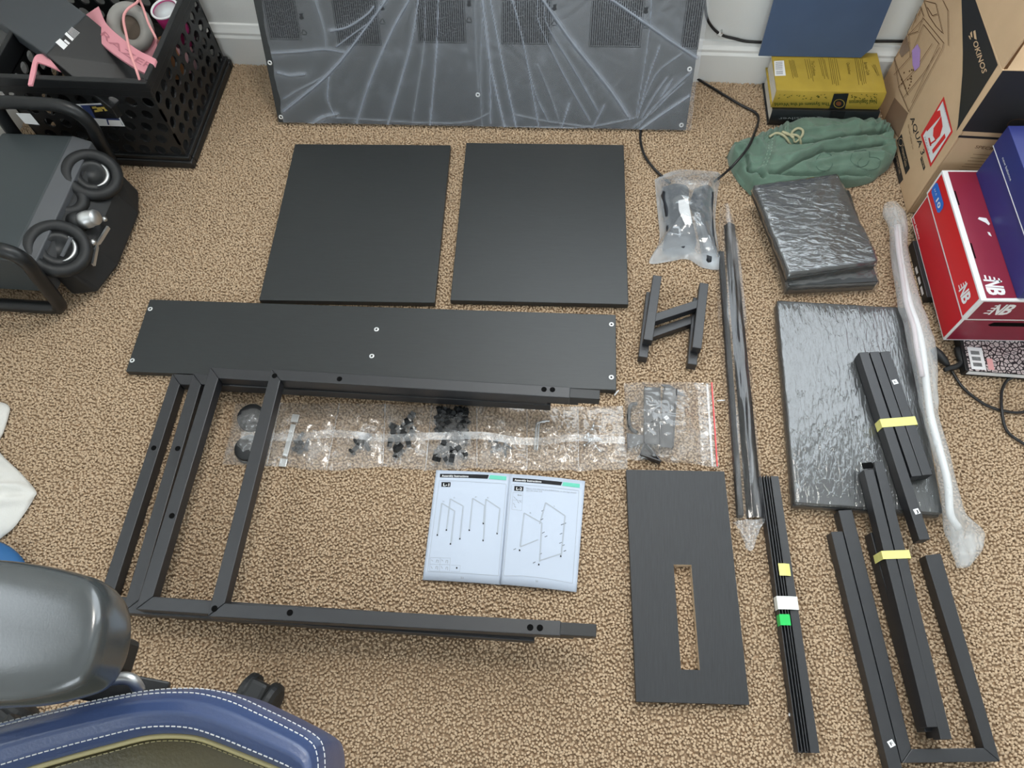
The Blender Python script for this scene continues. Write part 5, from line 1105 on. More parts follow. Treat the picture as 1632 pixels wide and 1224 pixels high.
put('drawstring', MB().tube(spline(P, 90), 0.0026, 8), mat('tan_cord', (0.40, 0.38, 0.24), 0.85), sh, smooth=True)
mb = MB()
for q in (((345, 860), (325, 960), (300, 1030), (270, 1060)), ((325, 860), (305, 960), (280, 1030), (255, 1055)), ((430, 770), (420, 800), (425, 815)), ((445, 765), (440, 800), (445, 820))):
    P = spline([on_shorts(x, 0.0012) for x in q], 26)
    for k in range(0, 25, 2): mb.tube([P[k], P[k+1]], 0.0005, 4)
put('seam_stitching', mb, mat('pale_green_thread', (0.32, 0.45, 0.34), 0.8), sh)
mb = MB()
for cx_, cy_, r1, r2 in ((665, 990, 52, 48), (880, 970, 60, 40), (940, 990, 70, 30)):
    P = [on_shorts((cx_+r1*math.cos(k*PI/10), cy_+r2*math.sin(k*PI/10)), 0.0006) for k in range(21)]; mb.tube(P, 0.0007, 4)
put('faded_print', mb, mat('dark_green_ink', (0.075, 0.135, 0.105), 0.9), sh)

# ================================================================== CABLES
M_CABLE = mat('black_cable', (0.010, 0.010, 0.011), 0.4)
def cable(name, label, pts, r=0.0028, n_=60, root=None): return tag(put(name, MB().tube(spline([A(*p_) for p_ in pts], n_), r, 8), M_CABLE, smooth=True), label, 'cable')
cable('power_cable', 'black cable running from under the tabletop to the milky bag', [G(1021, 208, .004), G(1021, 225, .004), G(1027, 247, .004), G(1040, 266, .004), G(1055, 281, .004), G(1068, 292, .003)])
cable('power_cable', 'black cable bending across the carpet and over the shorts', [G(1100, 118, .004), G(1114, 127, .004), G(1145, 146, .004), G(1180, 167, .004), G(1203, 179, .004), G(1209, 190, .006), G(1204, 208, .030), G(1192, 235, .050), G(1170, 262, .048), G(1153, 278, .020), G(1138, 290, .005)], n_=80)
cable('wall_cable', 'black cable clipped along the wall above the baseboard', [WY(1123, -30, 1.407), WY(1124, 12, 1.407), WY(1130, 36, 1.407), WY(1147, 54, 1.407), WY(1172, 62, 1.407), WY(1203, 67, 1.407), WY(1300, 68, 1.407), WY(1400, 66, 1.407), WY(1440, 66, 1.407)], 0.0030)
p_ = WY(1147, 54, 1.407); cl = thing('cable_clip', 'small white clip holding the wall cable', 'clip', p_)
put('clip_body', MB().lathe([(0.0032, -0.004), (0.0052, -0.004), (0.0052, 0.004), (0.0032, 0.004)], p_, axis=(1, 0, -0.6), n=14), M_TRIM, cl); put('clip_nail', MB().lathe([(0.002, 0), (0.002, 0.01), (0, 0.01)], p_+A(0.003, 0.004, 0.006), axis=(0, -1, 0), n=8), M_BRUSH, cl)
zp = lambda x, y: zm(x, y, 1460, 480, 5.1)
pc = thing('mains_lead', 'black cord with a plug end beside the disc case', 'cable', G(*zp(230, 500), 0.0))
put('plug', MB().tube([G(*zp(*q), .008) for q in ((140, 385), (180, 430), (225, 480), (262, 525))], [.006, .0085, .0075, .004], 10), M_RUBBER, pc, smooth=True)
put('cord', MB().tube(spline([G(*zp(*q), .004) for q in ((262, 525), (310, 600), (370, 690), (450, 765), (560, 840), (680, 885), (800, 905), (900, 895), (1000, 870))], 60), 0.0026, 8), M_CABLE, pc, smooth=True)
put('velcro_tie', MB().tube(spline([G(*zp(*q), .010) for q in ((230, 560), (270, 545), (330, 530), (370, 500), (350, 440), (340, 380))], 20), [.004+.003*k/19 for k in range(20)], 6), M_RUBBER, pc, smooth=True)
cable('loose_cord', 'black cord curving out of the picture below the disc case', [G(*zp(*q), z) for q, z in (((1000, 600), .004), ((877, 606), .004), ((800, 615), .004), ((735, 650), .004), ((700, 720), .004), ((692, 800), .006), ((698, 890), .009), ((715, 1000), .006), ((760, 1080), .004), ((877, 1160), .004), ((1000, 1230), .004))], 0.0026)

# ================================================================== BLACK CRATE
M_CRATE = mat('crate_plastic', (0.010, 0.011, 0.012), 0.42, bump=0.1, bscale=150)
cr0, cr1 = A(-1.140, 1.068), A(-0.812, 1.390); CH = 0.226
crt = thing('milk_crate', 'black plastic crate with round holes standing in the corner by the wall', 'crate', (*((cr0+cr1)/2), 0.001))
def holed_wall(p, a, h, t, z0, z1, cell=0.0335, rad=0.0115):
    """wall slab from p along a with staggered round holes, thickness vector t"""
    L = np.linalg.norm(a); ua = a/L; rows = max(1, int((z1-z0)/cell*1.15)); ch = (z1-z0)/rows; mb = MB(); N = 12
    ncol = int(L/cell); cw = L/ncol
    def pt(x, z, k): return p+ua*x+TZ*z+t*k
    for r_ in range(rows):
        off = 0.5 if r_ % 2 else 0.0; cols = [(i+off) for i in range(ncol-(1 if off else 0))]
        zc0, zc1 = z0+r_*ch, z0+(r_+1)*ch
        if off:
            for x0, x1 in ((0, cw/2), (L-cw/2, L)):
                mb.hexa([pt(x0, zc0, 0), pt(x1, zc0, 0), pt(x1, zc0, 1), pt(x0, zc0, 1)], [pt(x0, zc1, 0), pt(x1, zc1, 0), pt(x1, zc1, 1), pt(x0, zc1, 1)])
        for c_ in cols:
            x0 = c_*cw; xm, zc = x0+cw/2, (zc0+zc1)/2; sq_, ci = [], []
            for k in range(N):
                an = 2*PI*k/N+PI/N; cx_, sz = math.cos(an), math.sin(an); f = 1/max(abs(cx_), abs(sz))
                sq_.append((xm+cx_*f*cw/2, zc+sz*f*ch/2)); ci.append((xm+cx_*rad, zc+sz*rad*1.05))
            # snap the square's corners
            vs = [pt(*q, k) for k in (0, 1) for rg in (sq_, ci) for q in rg]
            corners = [(x0+cw, zc1), (x0, zc1), (x0, zc0), (x0+cw, zc0)]
            fs = []
            for k in range(N):
                j = (k+1) % N; fs += [(k, j, N+j, N+k), (2*N+k, 3*N+k, 3*N+j, 2*N+j), (N+k, N+j, 3*N+j, 3*N+k)]
            b = len(vs); vs += [pt(*q, k) for k in (0, 1) for q in corners]
            cm = [(k, (k+1) % N) for k in range(N) if (round(sq_[k][0], 6) != round(sq_[(k+1) % N][0], 6)) and (round(sq_[k][1], 6) != round(sq_[(k+1) % N][1], 6))]
            for k, j in cm:
                mid = ((sq_[k][0]+sq_[j][0])/2, (sq_[k][1]+sq_[j][1])/2); q = min(range(4), key=lambda i: (corners[i][0]-mid[0])**2+(corners[i][1]-mid[1])**2)
                fs += [(k, b+q, j), (2*N+k, 2*N+j, b+4+q)]
            mb.add(vs, fs)
    return mb
i_ = 0.010; c00, c10, c11, c01 = A(cr0[0]+i_, cr0[1]+i_, 0), A(cr1[0]-i_, cr0[1]+i_, 0), A(cr1[0]-i_, cr1[1]-i_, 0), A(cr0[0]+i_, cr1[1]-i_, 0)
for p, a, t in ((c00, c10-c00, A(0, .004, 0)), (c10, c11-c10, A(-.004, 0, 0)), (c11, c01-c11, A(0, -.004, 0)), (c01, c00-c01, A(.004, 0, 0))):
    put('perforated_side', holed_wall(p, a, CH, t, 0.028, 0.186), M_CRATE, crt, fix=False)
def rim(z0, z1, o_, t):
    mb = MB(); x0, y0, x1, y1 = cr0[0]-o_, cr0[1]-o_, cr1[0]+o_, cr1[1]+o_
    for (a, b, c_, d) in ((x0, y0, x1, y0+t), (x0, y1-t, x1, y1), (x0, y0+t, x0+t, y1-t), (x1-t, y0+t, x1, y1-t)): mb.box(((a+c_)/2, (b+d)/2, (z0+z1)/2), (c_-a, d-b, z1-z0))
    return mb
put('bottom_rim', rim(0.001, 0.020, 0.0, 0.016), M_CRATE, crt, bevel=0.003); put('bottom_rim', rim(0.020, 0.030, -0.004, 0.012), M_CRATE, crt, bevel=0.002)
put('top_rim', rim(0.186, CH, -0.006, 0.007), M_CRATE, crt, bevel=0.002); put('top_lip', rim(0.205, CH, -0.001, 0.009), M_CRATE, crt, bevel=0.002)
put('crate_floor', MB().box((*((cr0+cr1)/2), 0.016), (0.30, 0.295, 0.008)), M_CRATE, crt)
z1_ = lambda x, y: zm(x, y, 0, 0, 4.08)
fc = Face(A(0, cr0[1]+0.0092, 0), A(0, -1, 0), 0.0004)
lq = put('product_label', MB().poly([fc(*z1_(*p)) for p in ((470, 678), (725, 668), (814, 822), (640, 818))]), M_WHITE, crt)
fc2 = Face(A(0, cr0[1]+0.0086, 0), A(0, -1, 0), 0.0004)
put('label_blue', MB().poly([fc2(*z1_(*p)) for p in ((520, 685), (716, 678), (800, 815), (702, 812), (690, 775), (600, 768))]), mat('label_navy', (0.03, 0.05, 0.16), 0.5), lq)
fc3 = Face(A(0, cr0[1]+0.0082, 0), A(0, -1, 0), 0.0004)
put('label_photo', MB().poly([fc3(*z1_(*p)) for p in ((582, 690), (718, 684), (770, 772), (622, 768))]), M_INK, lq)
mb = MB(); fc4 = Face(A(0, cr0[1]+0.0078, 0), A(0, -1, 0), 0.0004)
for x, y in ((610, 700), (640, 705), (670, 702), (650, 718), (690, 715), (625, 722)): mb.poly([fc4(*z1_(x+a, y+b)) for a, b in ((-14, -6), (14, -8), (20, 5), (-8, 8))])
put('label_fruit', mb, mat('label_yellow', (0.6, 0.45, 0.10), 0.5), lq)
put('label_barcode', MB().poly([fc3(*z1_(*p)) for p in ((702, 780), (780, 783), (796, 815), (712, 812))]), M_EDGE, lq)

# ---- things in the crate
M_SLATE = mat('slate_grey_shell', (0.055, 0.062, 0.070), 0.5)
R1, R2p = G(72, 86, 0.245), G(137, 22, 0.245); g1, g2 = G(-42, 8, 0.215), G(24, -62, 0.215); k1, k2 = G(176, 172, 0.165), G(242, 110, 0.165)
nl = unit(np.cross(R2p-R1, g1-R1)); nl = nl if nl[2] > 0 else -nl
rt_ = thing('router_box', 'dark grey and black plastic box with a white specification label, lying in the crate', 'electronics', ((R1+R2p)/2)*A(1, 1, 0)+A(0, 0, 0.10))
put('grey_shell', MB().hexa([p-A(0, 0, 0.03) for p in (R1, R2p, g2, g1)], [R1, R2p, g2, g1]), M_SLATE, rt_, fix=True, bevel=0.003)
nk = unit(np.cross(R2p-R1, k1-R1)); nk = nk if nk[2] > 0 else -nk
bs_ = put('black_base', MB().hexa([p-A(0, 0, 0.03) for p in (R1, R2p, k2, k1)], [p-A(0, 0, 0.001) for p in (R1, R2p, k2, k1)]), M_PLBLACK, rt_, fix=True, bevel=0.002)
fk = Face(R1-A(0, 0, 0.001), nk, 0.0006); mb = MB()
for a, b, c_, d in (((360, 275), (390, 250), (468, 318), (440, 345)), ((420, 222), (432, 208), (515, 285), (505, 300)), ((415, 265), (425, 255), (520, 335), (512, 346))): mb.poly([fk(*z1_(*q)) for q in (a, b, c_, d)])
for k in range(7): fk.line(mb, z1_(440+k*4, 205-k*5), z1_(500+k*8, 262-k*4), 0.0007)
for k in range(6): fk.line(mb, z1_(520+k*14, 310+k*14), z1_(534+k*14, 324+k*14), 0.006)
for k in range(5): fk.line(mb, z1_(510-k*5, 345+k*6), z1_(625-k*5, 440+k*5), 0.0008)
put('specification_label', mb, M_WHITE, bs_)
M_PINK = mat('pink_plastic', (0.78, 0.33, 0.38), 0.45)
def ribbon(out, inn, zo, zi, th, n_=40):
    a = spline([G(*p, zo) for p in out], n_); b = spline([G(*p, zi) for p in inn], n_); mb = MB()
    vs = []
    for k in range(n_):
        dn = A(0, 0, th); vs += [a[k], b[k], b[k]-dn, a[k]-dn]
    fs = [(0, 1, 2, 3), tuple(4*(n_-1)+i for i in (3, 2, 1, 0))]
    for k in range(n_-1):
        for i in range(4): j = (i+1) % 4; fs.append((4*k+i, 4*k+j, 4*k+4+j, 4*k+4+i))
    return mb.add(vs, fs), a, b
hp = thing('headphones', 'pink headphones with a lettered headband and grey ear cushion in the crate', 'headphones', G(200, 80, 0.16))
mb, ra, rb2 = ribbon([z1_(*p) for p in ((548, 100), (590, 205), (690, 310), (820, 405), (930, 470), (985, 480))], [z1_(*p) for p in ((640, 40), (690, 150), (785, 240), (900, 325), (1005, 378), (1012, 392))], 0.215, 0.232, 0.006)
hb = put('headband', mb, M_PINK, hp, fix=True, smooth=False, bevel=0.001)
mb = MB(); vs, fs = text_shape('RAZER', 0.005)
x0, x1 = vs[:, 0].min(), vs[:, 0].max()
def band_pt(u, w_):
    k = (0.27+0.58*u)*39; i = min(int(k), 38); f = k-i; a = ra[i]*(1-f)+ra[i+1]*f; b = rb2[i]*(1-f)+rb2[i+1]*f; return a*(1-w_)+b*w_+A(-0.0003, -0.0003, 0.0006)
for s0 in (0,): mb.add([band_pt((v[0]-x0)/(x1-x0), 0.32+0.34*v[1]/0.72) for v in vs], fs)
put('headband_lettering', mb, mat('dark_pink', (0.50, 0.18, 0.22), 0.5), hb)
ec = G(208, 44, 0.205); ax = unit(A(0.25, -0.55, 0.8))
def torus(c_, ax_, R_, r_, n1=36, n2=14, sq=1.0, e0=None):
    e = unit(np.cross(ax_, A(0, 0, 1) if abs(ax_[2]) < 0.95 else A(1, 0, 0))); b = np.cross(ax_, e)
    P = [c_+R_*(math.cos(2*PI*k/n1)*e+sq*math.sin(2*PI*k/n1)*b) for k in range(n1)]; return MB().tube(P, r_, n2, closed=True)
put('ear_cushion', torus(ec, ax, 0.031, 0.013, sq=1.2), mat('grey_cushion', (0.30, 0.29, 0.27), 0.7), hp, smooth=True)
cup_ = put('ear_cup', MB().lathe([(0.040, -0.022), (0.042, -0.012), (0.036, -0.006), (0, -0.006)], ec, axis=ax, n=28), M_PINK, hp, smooth=True)
put('speaker_mesh', MB().lathe([(0.034, -0.0058), (0.030, -0.002), (0, -0.002)], ec, axis=ax, n=28), mat('brown_mesh', (0.10, 0.075, 0.055), 0.8), cup_, smooth=True)
ec2 = G(238, 84, 0.16); put('ear_cup', MB().lathe([(0.030, -0.016), (0.034, 0.0), (0.026, 0.010), (0, 0.012)], ec2, axis=(0.5, -0.4, 0.7), n=24), M_PINK, hp, smooth=True)
M_PCORD = mat('pink_cord', (0.80, 0.36, 0.36), 0.5)
put('cord', MB().tube(spline([G(*z1_(*p), z) for p, z in (((890, -40), .24), ((895, 10), .25), ((830, 60), .25), ((803, 120), .25), ((822, 230), .248), ((850, 350), .245), ((885, 450), .24), ((908, 520), .225))], 50), 0.0026, 8), M_PCORD, hp, smooth=True)
put('cord', MB().tube(spline([G(*z1_(*p), z) for p, z in (((890, -40), .24), ((930, 50), .24), ((965, 150), .235), ((1010, 240), .225), ((1030, 300), .20), ((1015, 345), .18))], 40), 0.0024, 8), M_PCORD, hp, smooth=True)
pb = thing('headphone_hook', 'bent pink plastic strip hooked over the front rim of the crate', 'hook', G(60, 100, 0.19))
mb, _a, _b = ribbon([(44, 135), (49, 110), (54, 92), (62, 86), (75, 90), (95, 112)], [(51, 135), (56, 115), (59, 100), (64, 100), (78, 105), (96, 113)], 0.234, 0.230, 0.004, 30); put('strip', mb, M_PINK, pb, fix=True, bevel=0.0006)
cc = G(262, 14, 0.215); cax = unit(A(-0.05, -0.12, 1)); cup = thing('paper_cup', 'magenta cup with a white rim in the crate beside the headphones', 'cup', cc-A(0, 0, 0.09))
put('cup_wall', MB().lathe([(0.0, -0.085), (0.022, -0.085), (0.0265, -0.01), (0.0268, 0.0), (0.0255, 0.0), (0.0250, -0.01), (0.021, -0.080), (0, -0.080)], cc, axis=cax, n=30), mat('magenta_print', (0.52, 0.03, 0.19), 0.35), cup, smooth=True)
put('cup_lining', MB().lathe([(0.0249, -0.004), (0.0206, -0.0795), (0, -0.0795)], cc, axis=cax, n=30), mat('cup_lining', (0.62, 0.66, 0.68), 0.4), cup, smooth=True)
put('cup_rim', torus(cc, cax, 0.0268, 0.0022), M_WHITE, cup, smooth=True)
p = G(205, 110, 0.10); q = G(120, 60, 0.11)
tag(put('black_pouch', MB().grid(20, 14, lambda s, t: tuple((G(170+90*s, 120-120*t, 0.12))*A(1, 1, 0)+A(0, 0, 0.075+0.05*math.sin(PI*s)*math.sin(PI*t)+0.02*noise2(s*5, t*5, 1)))), M_RUBBER, smooth=True, thick=0.002), 'black pouch at the bottom of the crate under the headphones', 'pouch')
for px, m_, lab, nm in (((262, 70), mat('wood_orange', (0.45, 0.20, 0.08), 0.5), 'small orange-brown tin in the crate behind the holes', 'tin'), ((280, 60), mat('pale_pink_box', (0.75, 0.45, 0.48), 0.5), 'pale pink tube seen through the crate holes', 'tube_tin')):
    p = G(*px, 0.10); r = thing(nm, lab, 'tin', (p[0], p[1], 0.021)); put('body', MB().lathe([(0.020, 0.021), (0.022, 0.023), (0.022, 0.10), (0.0, 0.10)], (p[0], p[1], 0), n=20), m_, r, smooth=True); put('lid', MB().lathe([(0.023, 0.095), (0.023, 0.104), (0.0, 0.105)], (p[0], p[1], 0), n=20), m_, r, smooth=True)

# ================================================================== EXERCISE MACHINE WITH TUBULAR LEGS
M_GYM = mat('gym_grey_panel', (0.042, 0.052, 0.056), 0.5, bump=0.05, bscale=400); M_GYM2 = mat('gym_light_grey', (0.085, 0.090, 0.098), 0.45); M_TUBE = mat('black_tube', (0.010, 0.011, 0.012), 0.35)
gm = thing('exercise_machine', 'low grey exercise machine with black tube legs, ring grips and a silver knob', 'gym equipment', (-1.04, 0.86, 0.001))
def loop(y, pts): 
    P = spline([(x, y, z) for x, z in pts]+[(pts[0][0], y, pts[0][1])], 90)[:-1]; return MB().tube(P, 0.0128, 12, closed=True)
put('tube_leg', loop(0.694, [(-1.21, .0138), (-1.10, .0138), (-0.99, .0138), (-0.963, .022), (-0.953, .060), (-0.944, .120), (-0.938, .165), (-0.952, .190), (-0.99, .198), (-1.10, .200), (-1.20, .200), (-1.232, .185), (-1.240, .12), (-1.236, .03)]), M_TUBE, gm, smooth=True)
put('tube_leg', loop(1.026, [(-1.11, .0138), (-1.05, .0138), (-0.985, .0138), (-0.964, .022), (-0.956, .060), (-0.948, .120), (-0.944, .160), (-0.956, .190), (-0.985, .204), (-1.04, .206), (-1.085, .206), (-1.112, .195), (-1.122, .12), (-1.120, .03)]), M_TUBE, gm, smooth=True)
yb0, yb1 = 0.712, 1.012
put('body', MB().hexa([(-1.20, yb0, .04), (-0.985, yb0, .04), (-0.985, yb1, .04), (-1.13, yb1, .04)], [(-1.20, yb0, .142), (-0.985, yb0, .142), (-0.985, yb1, .142), (-1.13, yb1, .142)]), M_GYM, gm, fix=True, bevel=0.004)
put('chamfer_panel', MB().hexa([(-0.9855, yb0, .05), (-0.955, yb0, .05), (-0.955, yb1, .05), (-0.9855, yb1, .05)], [(-0.9855, yb0, .1425), (-0.953, yb0, .128), (-0.953, yb1, .128), (-0.9855, yb1, .1425)]), M_GYM2, gm, fix=True, bevel=0.002)
yh = [(0.730, 0.03), (0.745, 0.0), (0.99, 0.0), (1.0, 0.03)]
put('end_housing', MB().hexa([(-0.954, 0.725, .012), (-0.905, 0.735, .012), (-0.885, 0.80, .012), (-0.885, 0.93, .012), (-0.905, 0.99, .012), (-0.954, 0.998, .012)], [(-0.954, 0.725, .118), (-0.922, 0.735, .085), (-0.905, 0.80, .075), (-0.905, 0.93, .075), (-0.922, 0.99, .085), (-0.954, 0.998, .118)]), M_RUBBER, gm, fix=True, bevel=0.006)
an = unit(A(0.50, -0.12, 0.85))
for px, R_ in (((92, 396), 0.045), ((147, 279), 0.043)):
    c_ = G(*px, 0.110); g_ = put('ring_grip', torus(c_, an, R_, 0.0115), M_RUBBER, gm, smooth=True)
    put('grip_core', MB().lathe([(R_*0.86, -0.012), (R_*0.80, 0.002), (R_*0.45, 0.004), (R_*0.40, -0.004), (0, -0.004)], c_, axis=an, n=26), M_PLBLACK, g_, smooth=True)
    e = unit(np.cross(an, A(0, 1, 0))); b = np.cross(an, e); P = [c_+an*0.006+R_*0.62*(math.cos(t)*e+math.sin(t)*b) for t in np.linspace(2.2, 4.4, 14)]
    put('silver_hook', MB().tube(P, [0.0015+0.0025*math.sin(PI*k/13) for k in range(14)], 8), M_BRUSH, g_, smooth=True)
put('ring_grip', torus(G(108, 318, 0.112), an, 0.026, 0.012), M_RUBBER, gm, smooth=True)
kb = G(138, 350, 0.105); ka = unit(A(0.85, 0.10, 0.25)); put('knob', MB().lathe([(0.0, -0.01), (0.0155, -0.01), (0.0165, -0.004), (0.0165, 0.006), (0.0150, 0.007), (0.0150, 0.020), (0.0138, 0.023), (0, 0.023)], kb, axis=ka, n=26), M_BRUSH, gm, smooth=True)
put('knob_collar', MB().lathe([(0.019, -0.03), (0.019, -0.012), (0.010, -0.009), (0, -0.009)], kb, axis=ka, n=24), M_RUBBER, gm, smooth=True)
put('pin', MB().lathe([(0.004, -0.02), (0.004, 0.0), (0.0058, 0.001), (0.0058, 0.007), (0, 0.009)], G(146, 387, 0.085), axis=ka, n=14), M_BRUSH, gm, smooth=True); put('pin', MB().lathe([(0.003, -0.02), (0.003, 0.0), (0.0048, 0.001), (0.0048, 0.006), (0, 0.008)], G(164, 350, 0.085), axis=ka, n=14), M_BRUSH, gm, smooth=True)
mb = MB(); P = [G(171, 360, 0.070), G(160, 378, 0.070), G(153, 388, 0.070), G(147, 420, 0.070)]
for a, b in zip(P[:-1], P[1:]): mb.bar(a, b, 0.0045, 0.008)
put('latch_plate', mb, M_BRUSH, gm)
put('strap', MB().bar(G(113, 378, 0.118), G(98, 408, 0.112), 0.007, 0.002), M_GYM2, gm)
put('label_plate', MB().poly([PL(*q, A(0, 1.0125, 0), A(0, -1, 0)) for q in ((25, 180), (48, 181), (63, 199), (40, 197))]), M_EDGE, gm)

# ================================================================== GAMING CHAIR
M_LBLUE = mat('blue_leather', (0.040, 0.065, 0.155), 0.30, spec=0.7, bump=0.12, bscale=350); M_LGOLD = mat('gold_leather', (0.062, 0.053, 0.024), 0.30, bump=0.12, bscale=350); M_PIPE = mat('gold_piping', (0.36, 0.31, 0.15), 0.3)
M_ARM = mat('armrest_polyurethane', (0.040, 0.046, 0.048), 0.20, spec=1.0, bump=0.03, bscale=600); M_THREAD = mat('white_thread', (0.74, 0.74, 0.72), 0.7)
ch = thing('gaming_chair', 'blue and gold leather swivel chair with black armrest in the near left corner', 'chair', (-0.38, -0.25, 0.001))
AZ = 0.600
ao = [(-300, 905), (-150, 888), (0, 893), (70, 901), (125, 913), (160, 926), (178, 950), (184, 985), (179, 1025), (166, 1065), (144, 1096), (105, 1113), (50, 1124), (0, 1127), (-150, 1135), (-300, 1110)]
aw = [G(*p, AZ-0.018) for p in ao]; ac = sum(aw)/len(aw); ar = spline(aw+[aw[0]], 97)[:-1]
lev = [(0.80, -0.050), (0.93, -0.046), (0.985, -0.036), (1.0, -0.024), (0.994, -0.0165), (0.975, -0.0102), (0.94, -0.0055), (0.885, -0.0022), (0.81, 0.0000), (0.71, 0.0016), (0.58, 0.0028), (0.42, 0.0036), (0.22, 0.0041), (0.0, 0.0043)]
def farm(s, t):
    k = int(round(s*96)) % 96; sc, dz = lev[int(round(t*(len(lev)-1)))]
    p = ar[k]; c_ = A(ac[0]+0.10*math.tanh((p[0]-ac[0])/0.10), ac[1], 0); p = c_+(A(p[0], p[1], 0)-c_)*sc; return (p[0], p[1], AZ+dz)
arm = put('armrest', MB().grid(96, len(lev), farm, closed_u=True), M_ARM, ch, smooth=True)
mb = MB(); za2 = lambda x, y: zm(x, y, 0, 880, 3.022); fa = Face(A(0, 0, AZ+0.0012), TZ, 0.0)
tri = [za2(*p) for p in ((260, 383), (384, 325), (345, 438))]; cen_ = za2(335, 385)
for a, b in ((0, 1), (1, 2), (2, 0)): mb.tube([fa(*tri[a]), fa(*tri[b])], 0.0009, 6)
for a in range(3): mb.tube([fa(*cen_), fa(*tri[a])], 0.0008, 6)
put('embossed_emblem', mb, M_ARM, arm)
ap = G(60, 1010, 0.55); put('armrest_post', MB().box((ap[0]-0.02, ap[1], 0.47), (0.05, 0.035, 0.17)), M_PLBLACK, ch, bevel=0.006)
p, q = G(140, 1085, 0.43), G(262, 1112, 0.40); put('armrest_bracket', MB().bar(p-A(0.03, 0, 0), q, 0.030, 0.016), M_PLBLACK, ch, bevel=0.002)
put('bracket_lever', MB().tube(spline([G(178, 1083, 0.435), G(200, 1081, 0.435), G(213, 1086, 0.432), (G(222, 1100, 0.42))], 20), 0.006, 8), M_BRUSH, ch, smooth=True)
SZ = 0.480
oc = [(-260, 1230), (-120, 1180), (0, 1152), (60, 1137), (120, 1123), (180, 1110), (240, 1100), (290, 1097), (330, 1099), (375, 1110), (420, 1130), (465, 1152), (500, 1172), (513, 1190), (516, 1230), (512, 1330), (500, 1500)]
ic = [(-260, 1330), (-120, 1275), (0, 1238), (50, 1222), (105, 1206), (165, 1190), (225, 1175), (270, 1172), (310, 1176), (350, 1190), (395, 1208), (435, 1224), (462, 1236), (478, 1252), (484, 1290), (478, 1380), (465, 1520)]
OC = spline([G(*p, SZ-0.012) for p in oc], 110); IC = spline([G(*p, SZ-0.006) for p in ic], 110)
prof_ = [(-0.01, -0.085), (-0.045, -0.070), (-0.050, -0.040), (0.0, -0.010), (0.10, 0.004), (0.30, 0.016), (0.55, 0.018), (0.80, 0.008), (0.95, -0.006), (1.02, -0.018)]
def fseat(s, t):
    k = s*109; i = min(int(k), 108); f = k-i; a = OC[i]*(1-f)+OC[i+1]*f; b = IC[i]*(1-f)+IC[i+1]*f; x = t*(len(prof_)-1); j = min(int(x), len(prof_)-2); g = x-j
    u = prof_[j][0]*(1-g)+prof_[j+1][0]*g; dz = prof_[j][1]*(1-g)+prof_[j+1][1]*g; p = a*(1-u)+b*u; return (p[0], p[1], SZ-0.006+dz)
bol = put('seat_bolster', MB().grid(130, 37, fseat), M_LBLUE, ch, smooth=True)
pcn = A(-0.33, -0.24, SZ-0.012)
def fpad(s, t):
    k = s*109; i = min(int(k), 108); f = k-i; b = (IC[i]*(1-f)+IC[i+1]*f)+(OC[i]-IC[i])*0.02; p = b*(1-t)+pcn*t; e = 1-(1-t)**3; return (p[0], p[1], SZ-0.020+0.012*e)
put('seat_pad', MB().grid(110, 16, fpad), M_LGOLD, ch, smooth=True)
put('piping', MB().tube([A(p[0], p[1], SZ-0.015) for p in IC[::2]], 0.0025, 8), M_PIPE, ch, smooth=True)
def stitches(name, u, dz, m_, step=0.0052, L=0.0036, base=None):
    P = np.array([A(*(OC[k]*(1-u)+IC[k]*u)[:2], SZ-0.006+dz) for k in range(110)]); d = np.r_[0, np.cumsum(np.linalg.norm(np.diff(P, axis=0), axis=1))]; mb = MB(); s = 0.0
    while s < d[-1]-L:
        a, b = (np.array([np.interp(x, d, P[:, j]) for j in range(3)]) for x in (s, s+L)); mb.tube([a, b], 0.00055, 5); s += step
    put(name, mb, m_, bol if m_ is M_THREAD else ch)
stitches('stitching', -0.006, -0.0095, M_THREAD); stitches('stitching', 0.115, 0.0058, M_THREAD); stitches('stitching', 0.82, 0.0072, M_THREAD); stitches('stitching', 1.10, -0.0135, M_PIPE)
put('seat_underside', MB().prism([G(*p, 0.40)[:2] for p in ((20, 1180), (120, 1150), (300, 1130), (460, 1180), (470, 1420), (20, 1420))], 0.385, 0.40), M_PLBLACK, ch, fix=True)
hub = A(-0.34, -0.22, 0.0)
put('gas_lift', MB().lathe([(0.035, 0.08), (0.035, 0.20), (0.022, 0.20), (0.022, 0.39), (0, 0.39)], hub, n=24), M_PLBLACK, ch, smooth=True)
casters = [G(413, 1112, 0.03), G(18, 1152, 0.03)]+[hub+A(math.cos(a), math.sin(a), 0)*0.30+A(0, 0, 0.03) for a in (-2.3, -1.1, 0.25)]
for ci, cpos in enumerate(casters):
    e = A(cpos[0], cpos[1], 0); d = unit(e-hub); pq = e-d*0.012
    put('base_leg', MB().bar(hub+A(0, 0, 0.115), pq+A(0, 0, 0.078), 0.044, 0.026), M_PLBLACK, ch, bevel=0.006)
    axw = unit(A(0.95, -0.30, 0.0)) if ci == 0 else unit(A(-d[1], d[0], 0))
    cs = put('caster', MB().box(e+A(0, 0, 0.050)-axw*0.0, (0.030, 0.044, 0.026), ex=axw, ey=(-axw[1], axw[0], 0)), M_RUBBER, ch, bevel=0.006)
    for s in (-1, 1): put('wheel', MB().lathe([(0.0, -0.010), (0.020, -0.010), (0.0275, -0.006), (0.0285, 0.0), (0.0275, 0.006), (0.021, 0.010), (0.008, 0.0115), (0, 0.0115)], e+axw*0.018*s+A(0, 0, 0.0295), axis=axw*s, n=28), M_RUBBER, cs, smooth=False)

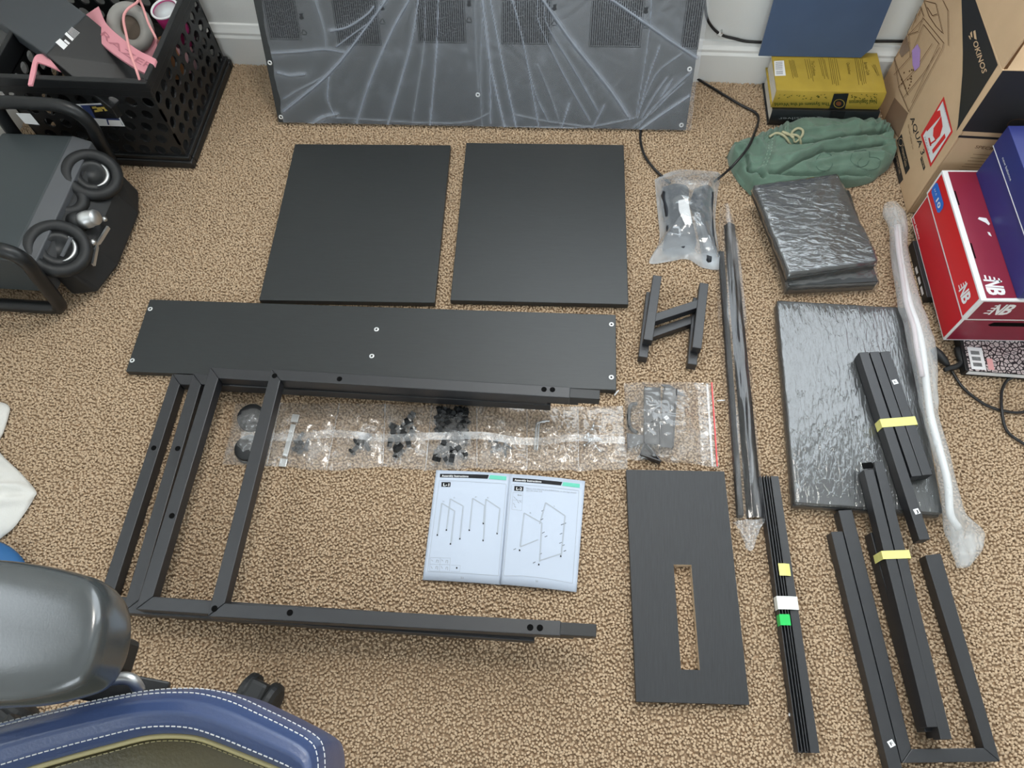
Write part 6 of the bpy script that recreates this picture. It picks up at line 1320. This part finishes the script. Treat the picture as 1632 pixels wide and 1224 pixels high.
# ================================================================== CLOTH AND BLUE PAD AT THE LEFT EDGE
M_CLOTH = mat('white_cotton', (0.72, 0.71, 0.67), 0.9, spec=0.1, var=0.04, vscale=30, bump=0.3, bscale=600)
co = [(-170, 690), (-90, 640), (-30, 636), (0, 640), (12, 647), (11, 660), (2, 688), (-8, 708), (0, 724), (30, 753), (54, 781), (52, 791), (34, 820), (7, 850), (-60, 885), (-170, 850)]
cw_ = [G(*p, 0.008) for p in co]; ccn = G(-70, 770, 0.008); rg_ = spline(cw_+[cw_[0]], 121)[:-1]
tipw, tipb = G(54, 783, 0.01)[:2], G(-40, 800, 0.01)[:2]
def fcl(s, t):
    k = int(round(s*120)) % 120; p = rg_[k]*(1-t)+ccn*t
    z = 0.003+0.030*(1-(1-t)**2)*(0.7+0.6*noise2(p[0]*14, p[1]*14, 4))+0.010*math.exp(-((seg_d(p[:2], tipw, tipb)-0.012)/0.007)**2)*min(1, t*8)
    z += 0.006*noise2(p[0]*40, p[1]*40, 2)*min(1, 6*t); return (p[0], p[1], z)
tag(put('cloth', MB().grid(120, 26, fcl, closed_u=True), M_CLOTH, smooth=True, thick=0.002), 'white cotton cloth crumpled on the carpet at the left edge', 'cloth')
bp_ = G(-74, 958, 0.02); ex_ = G(48, 945, 0.02)-bp_; ey_ = G(-74, 858, 0.02)-bp_
def fbp(s, t):
    sc = (0.94, 1.0, 0.97, 0.85, 0.5, 0.0)[int(round(t*5))]; z = (0.002, 0.014, 0.024, 0.029, 0.031, 0.032)[int(round(t*5))]; a = 2*PI*s
    p = bp_+ex_*sc*math.copysign(abs(math.cos(a))**0.8, math.cos(a))+ey_*sc*math.copysign(abs(math.sin(a))**0.8, math.sin(a)); return (p[0], p[1], z)
bpd = thing('floor_cushion', 'plain blue rounded pad on the carpet half hidden by the armrest', 'cushion', (bp_[0], bp_[1], 0.0))
put('pad', MB().grid(60, 6, fbp, closed_u=True), mat('blue_vinyl', (0.018, 0.115, 0.30), 0.5), bpd, smooth=True)

# ================================================================== SMALL SCRAPS
for (a, b, lab, m_) in (((979, 630), (986, 622), 'tiny white sliver beside the end of the long panel', M_EDGE), ((1143, 639), (1155, 638), 'tiny white dowel by the clear rail sleeve', M_EDGE), ((1257, 1112), (1259, 1117), 'white foam crumb at the side of the taped rails', M_EDGE), ((1258, 1138), (1260, 1140), 'smaller white foam crumb below the other crumb', M_EDGE)):
    p, q = G(*a, .004), G(*b, .004); tag(put('plastic_scrap', MB().tube([p, (p+q)/2+A(0, 0, .0008), q], 0.0013 if a[1] < 1000 else 0.0026, 6), m_, smooth=True), lab, 'scrap')
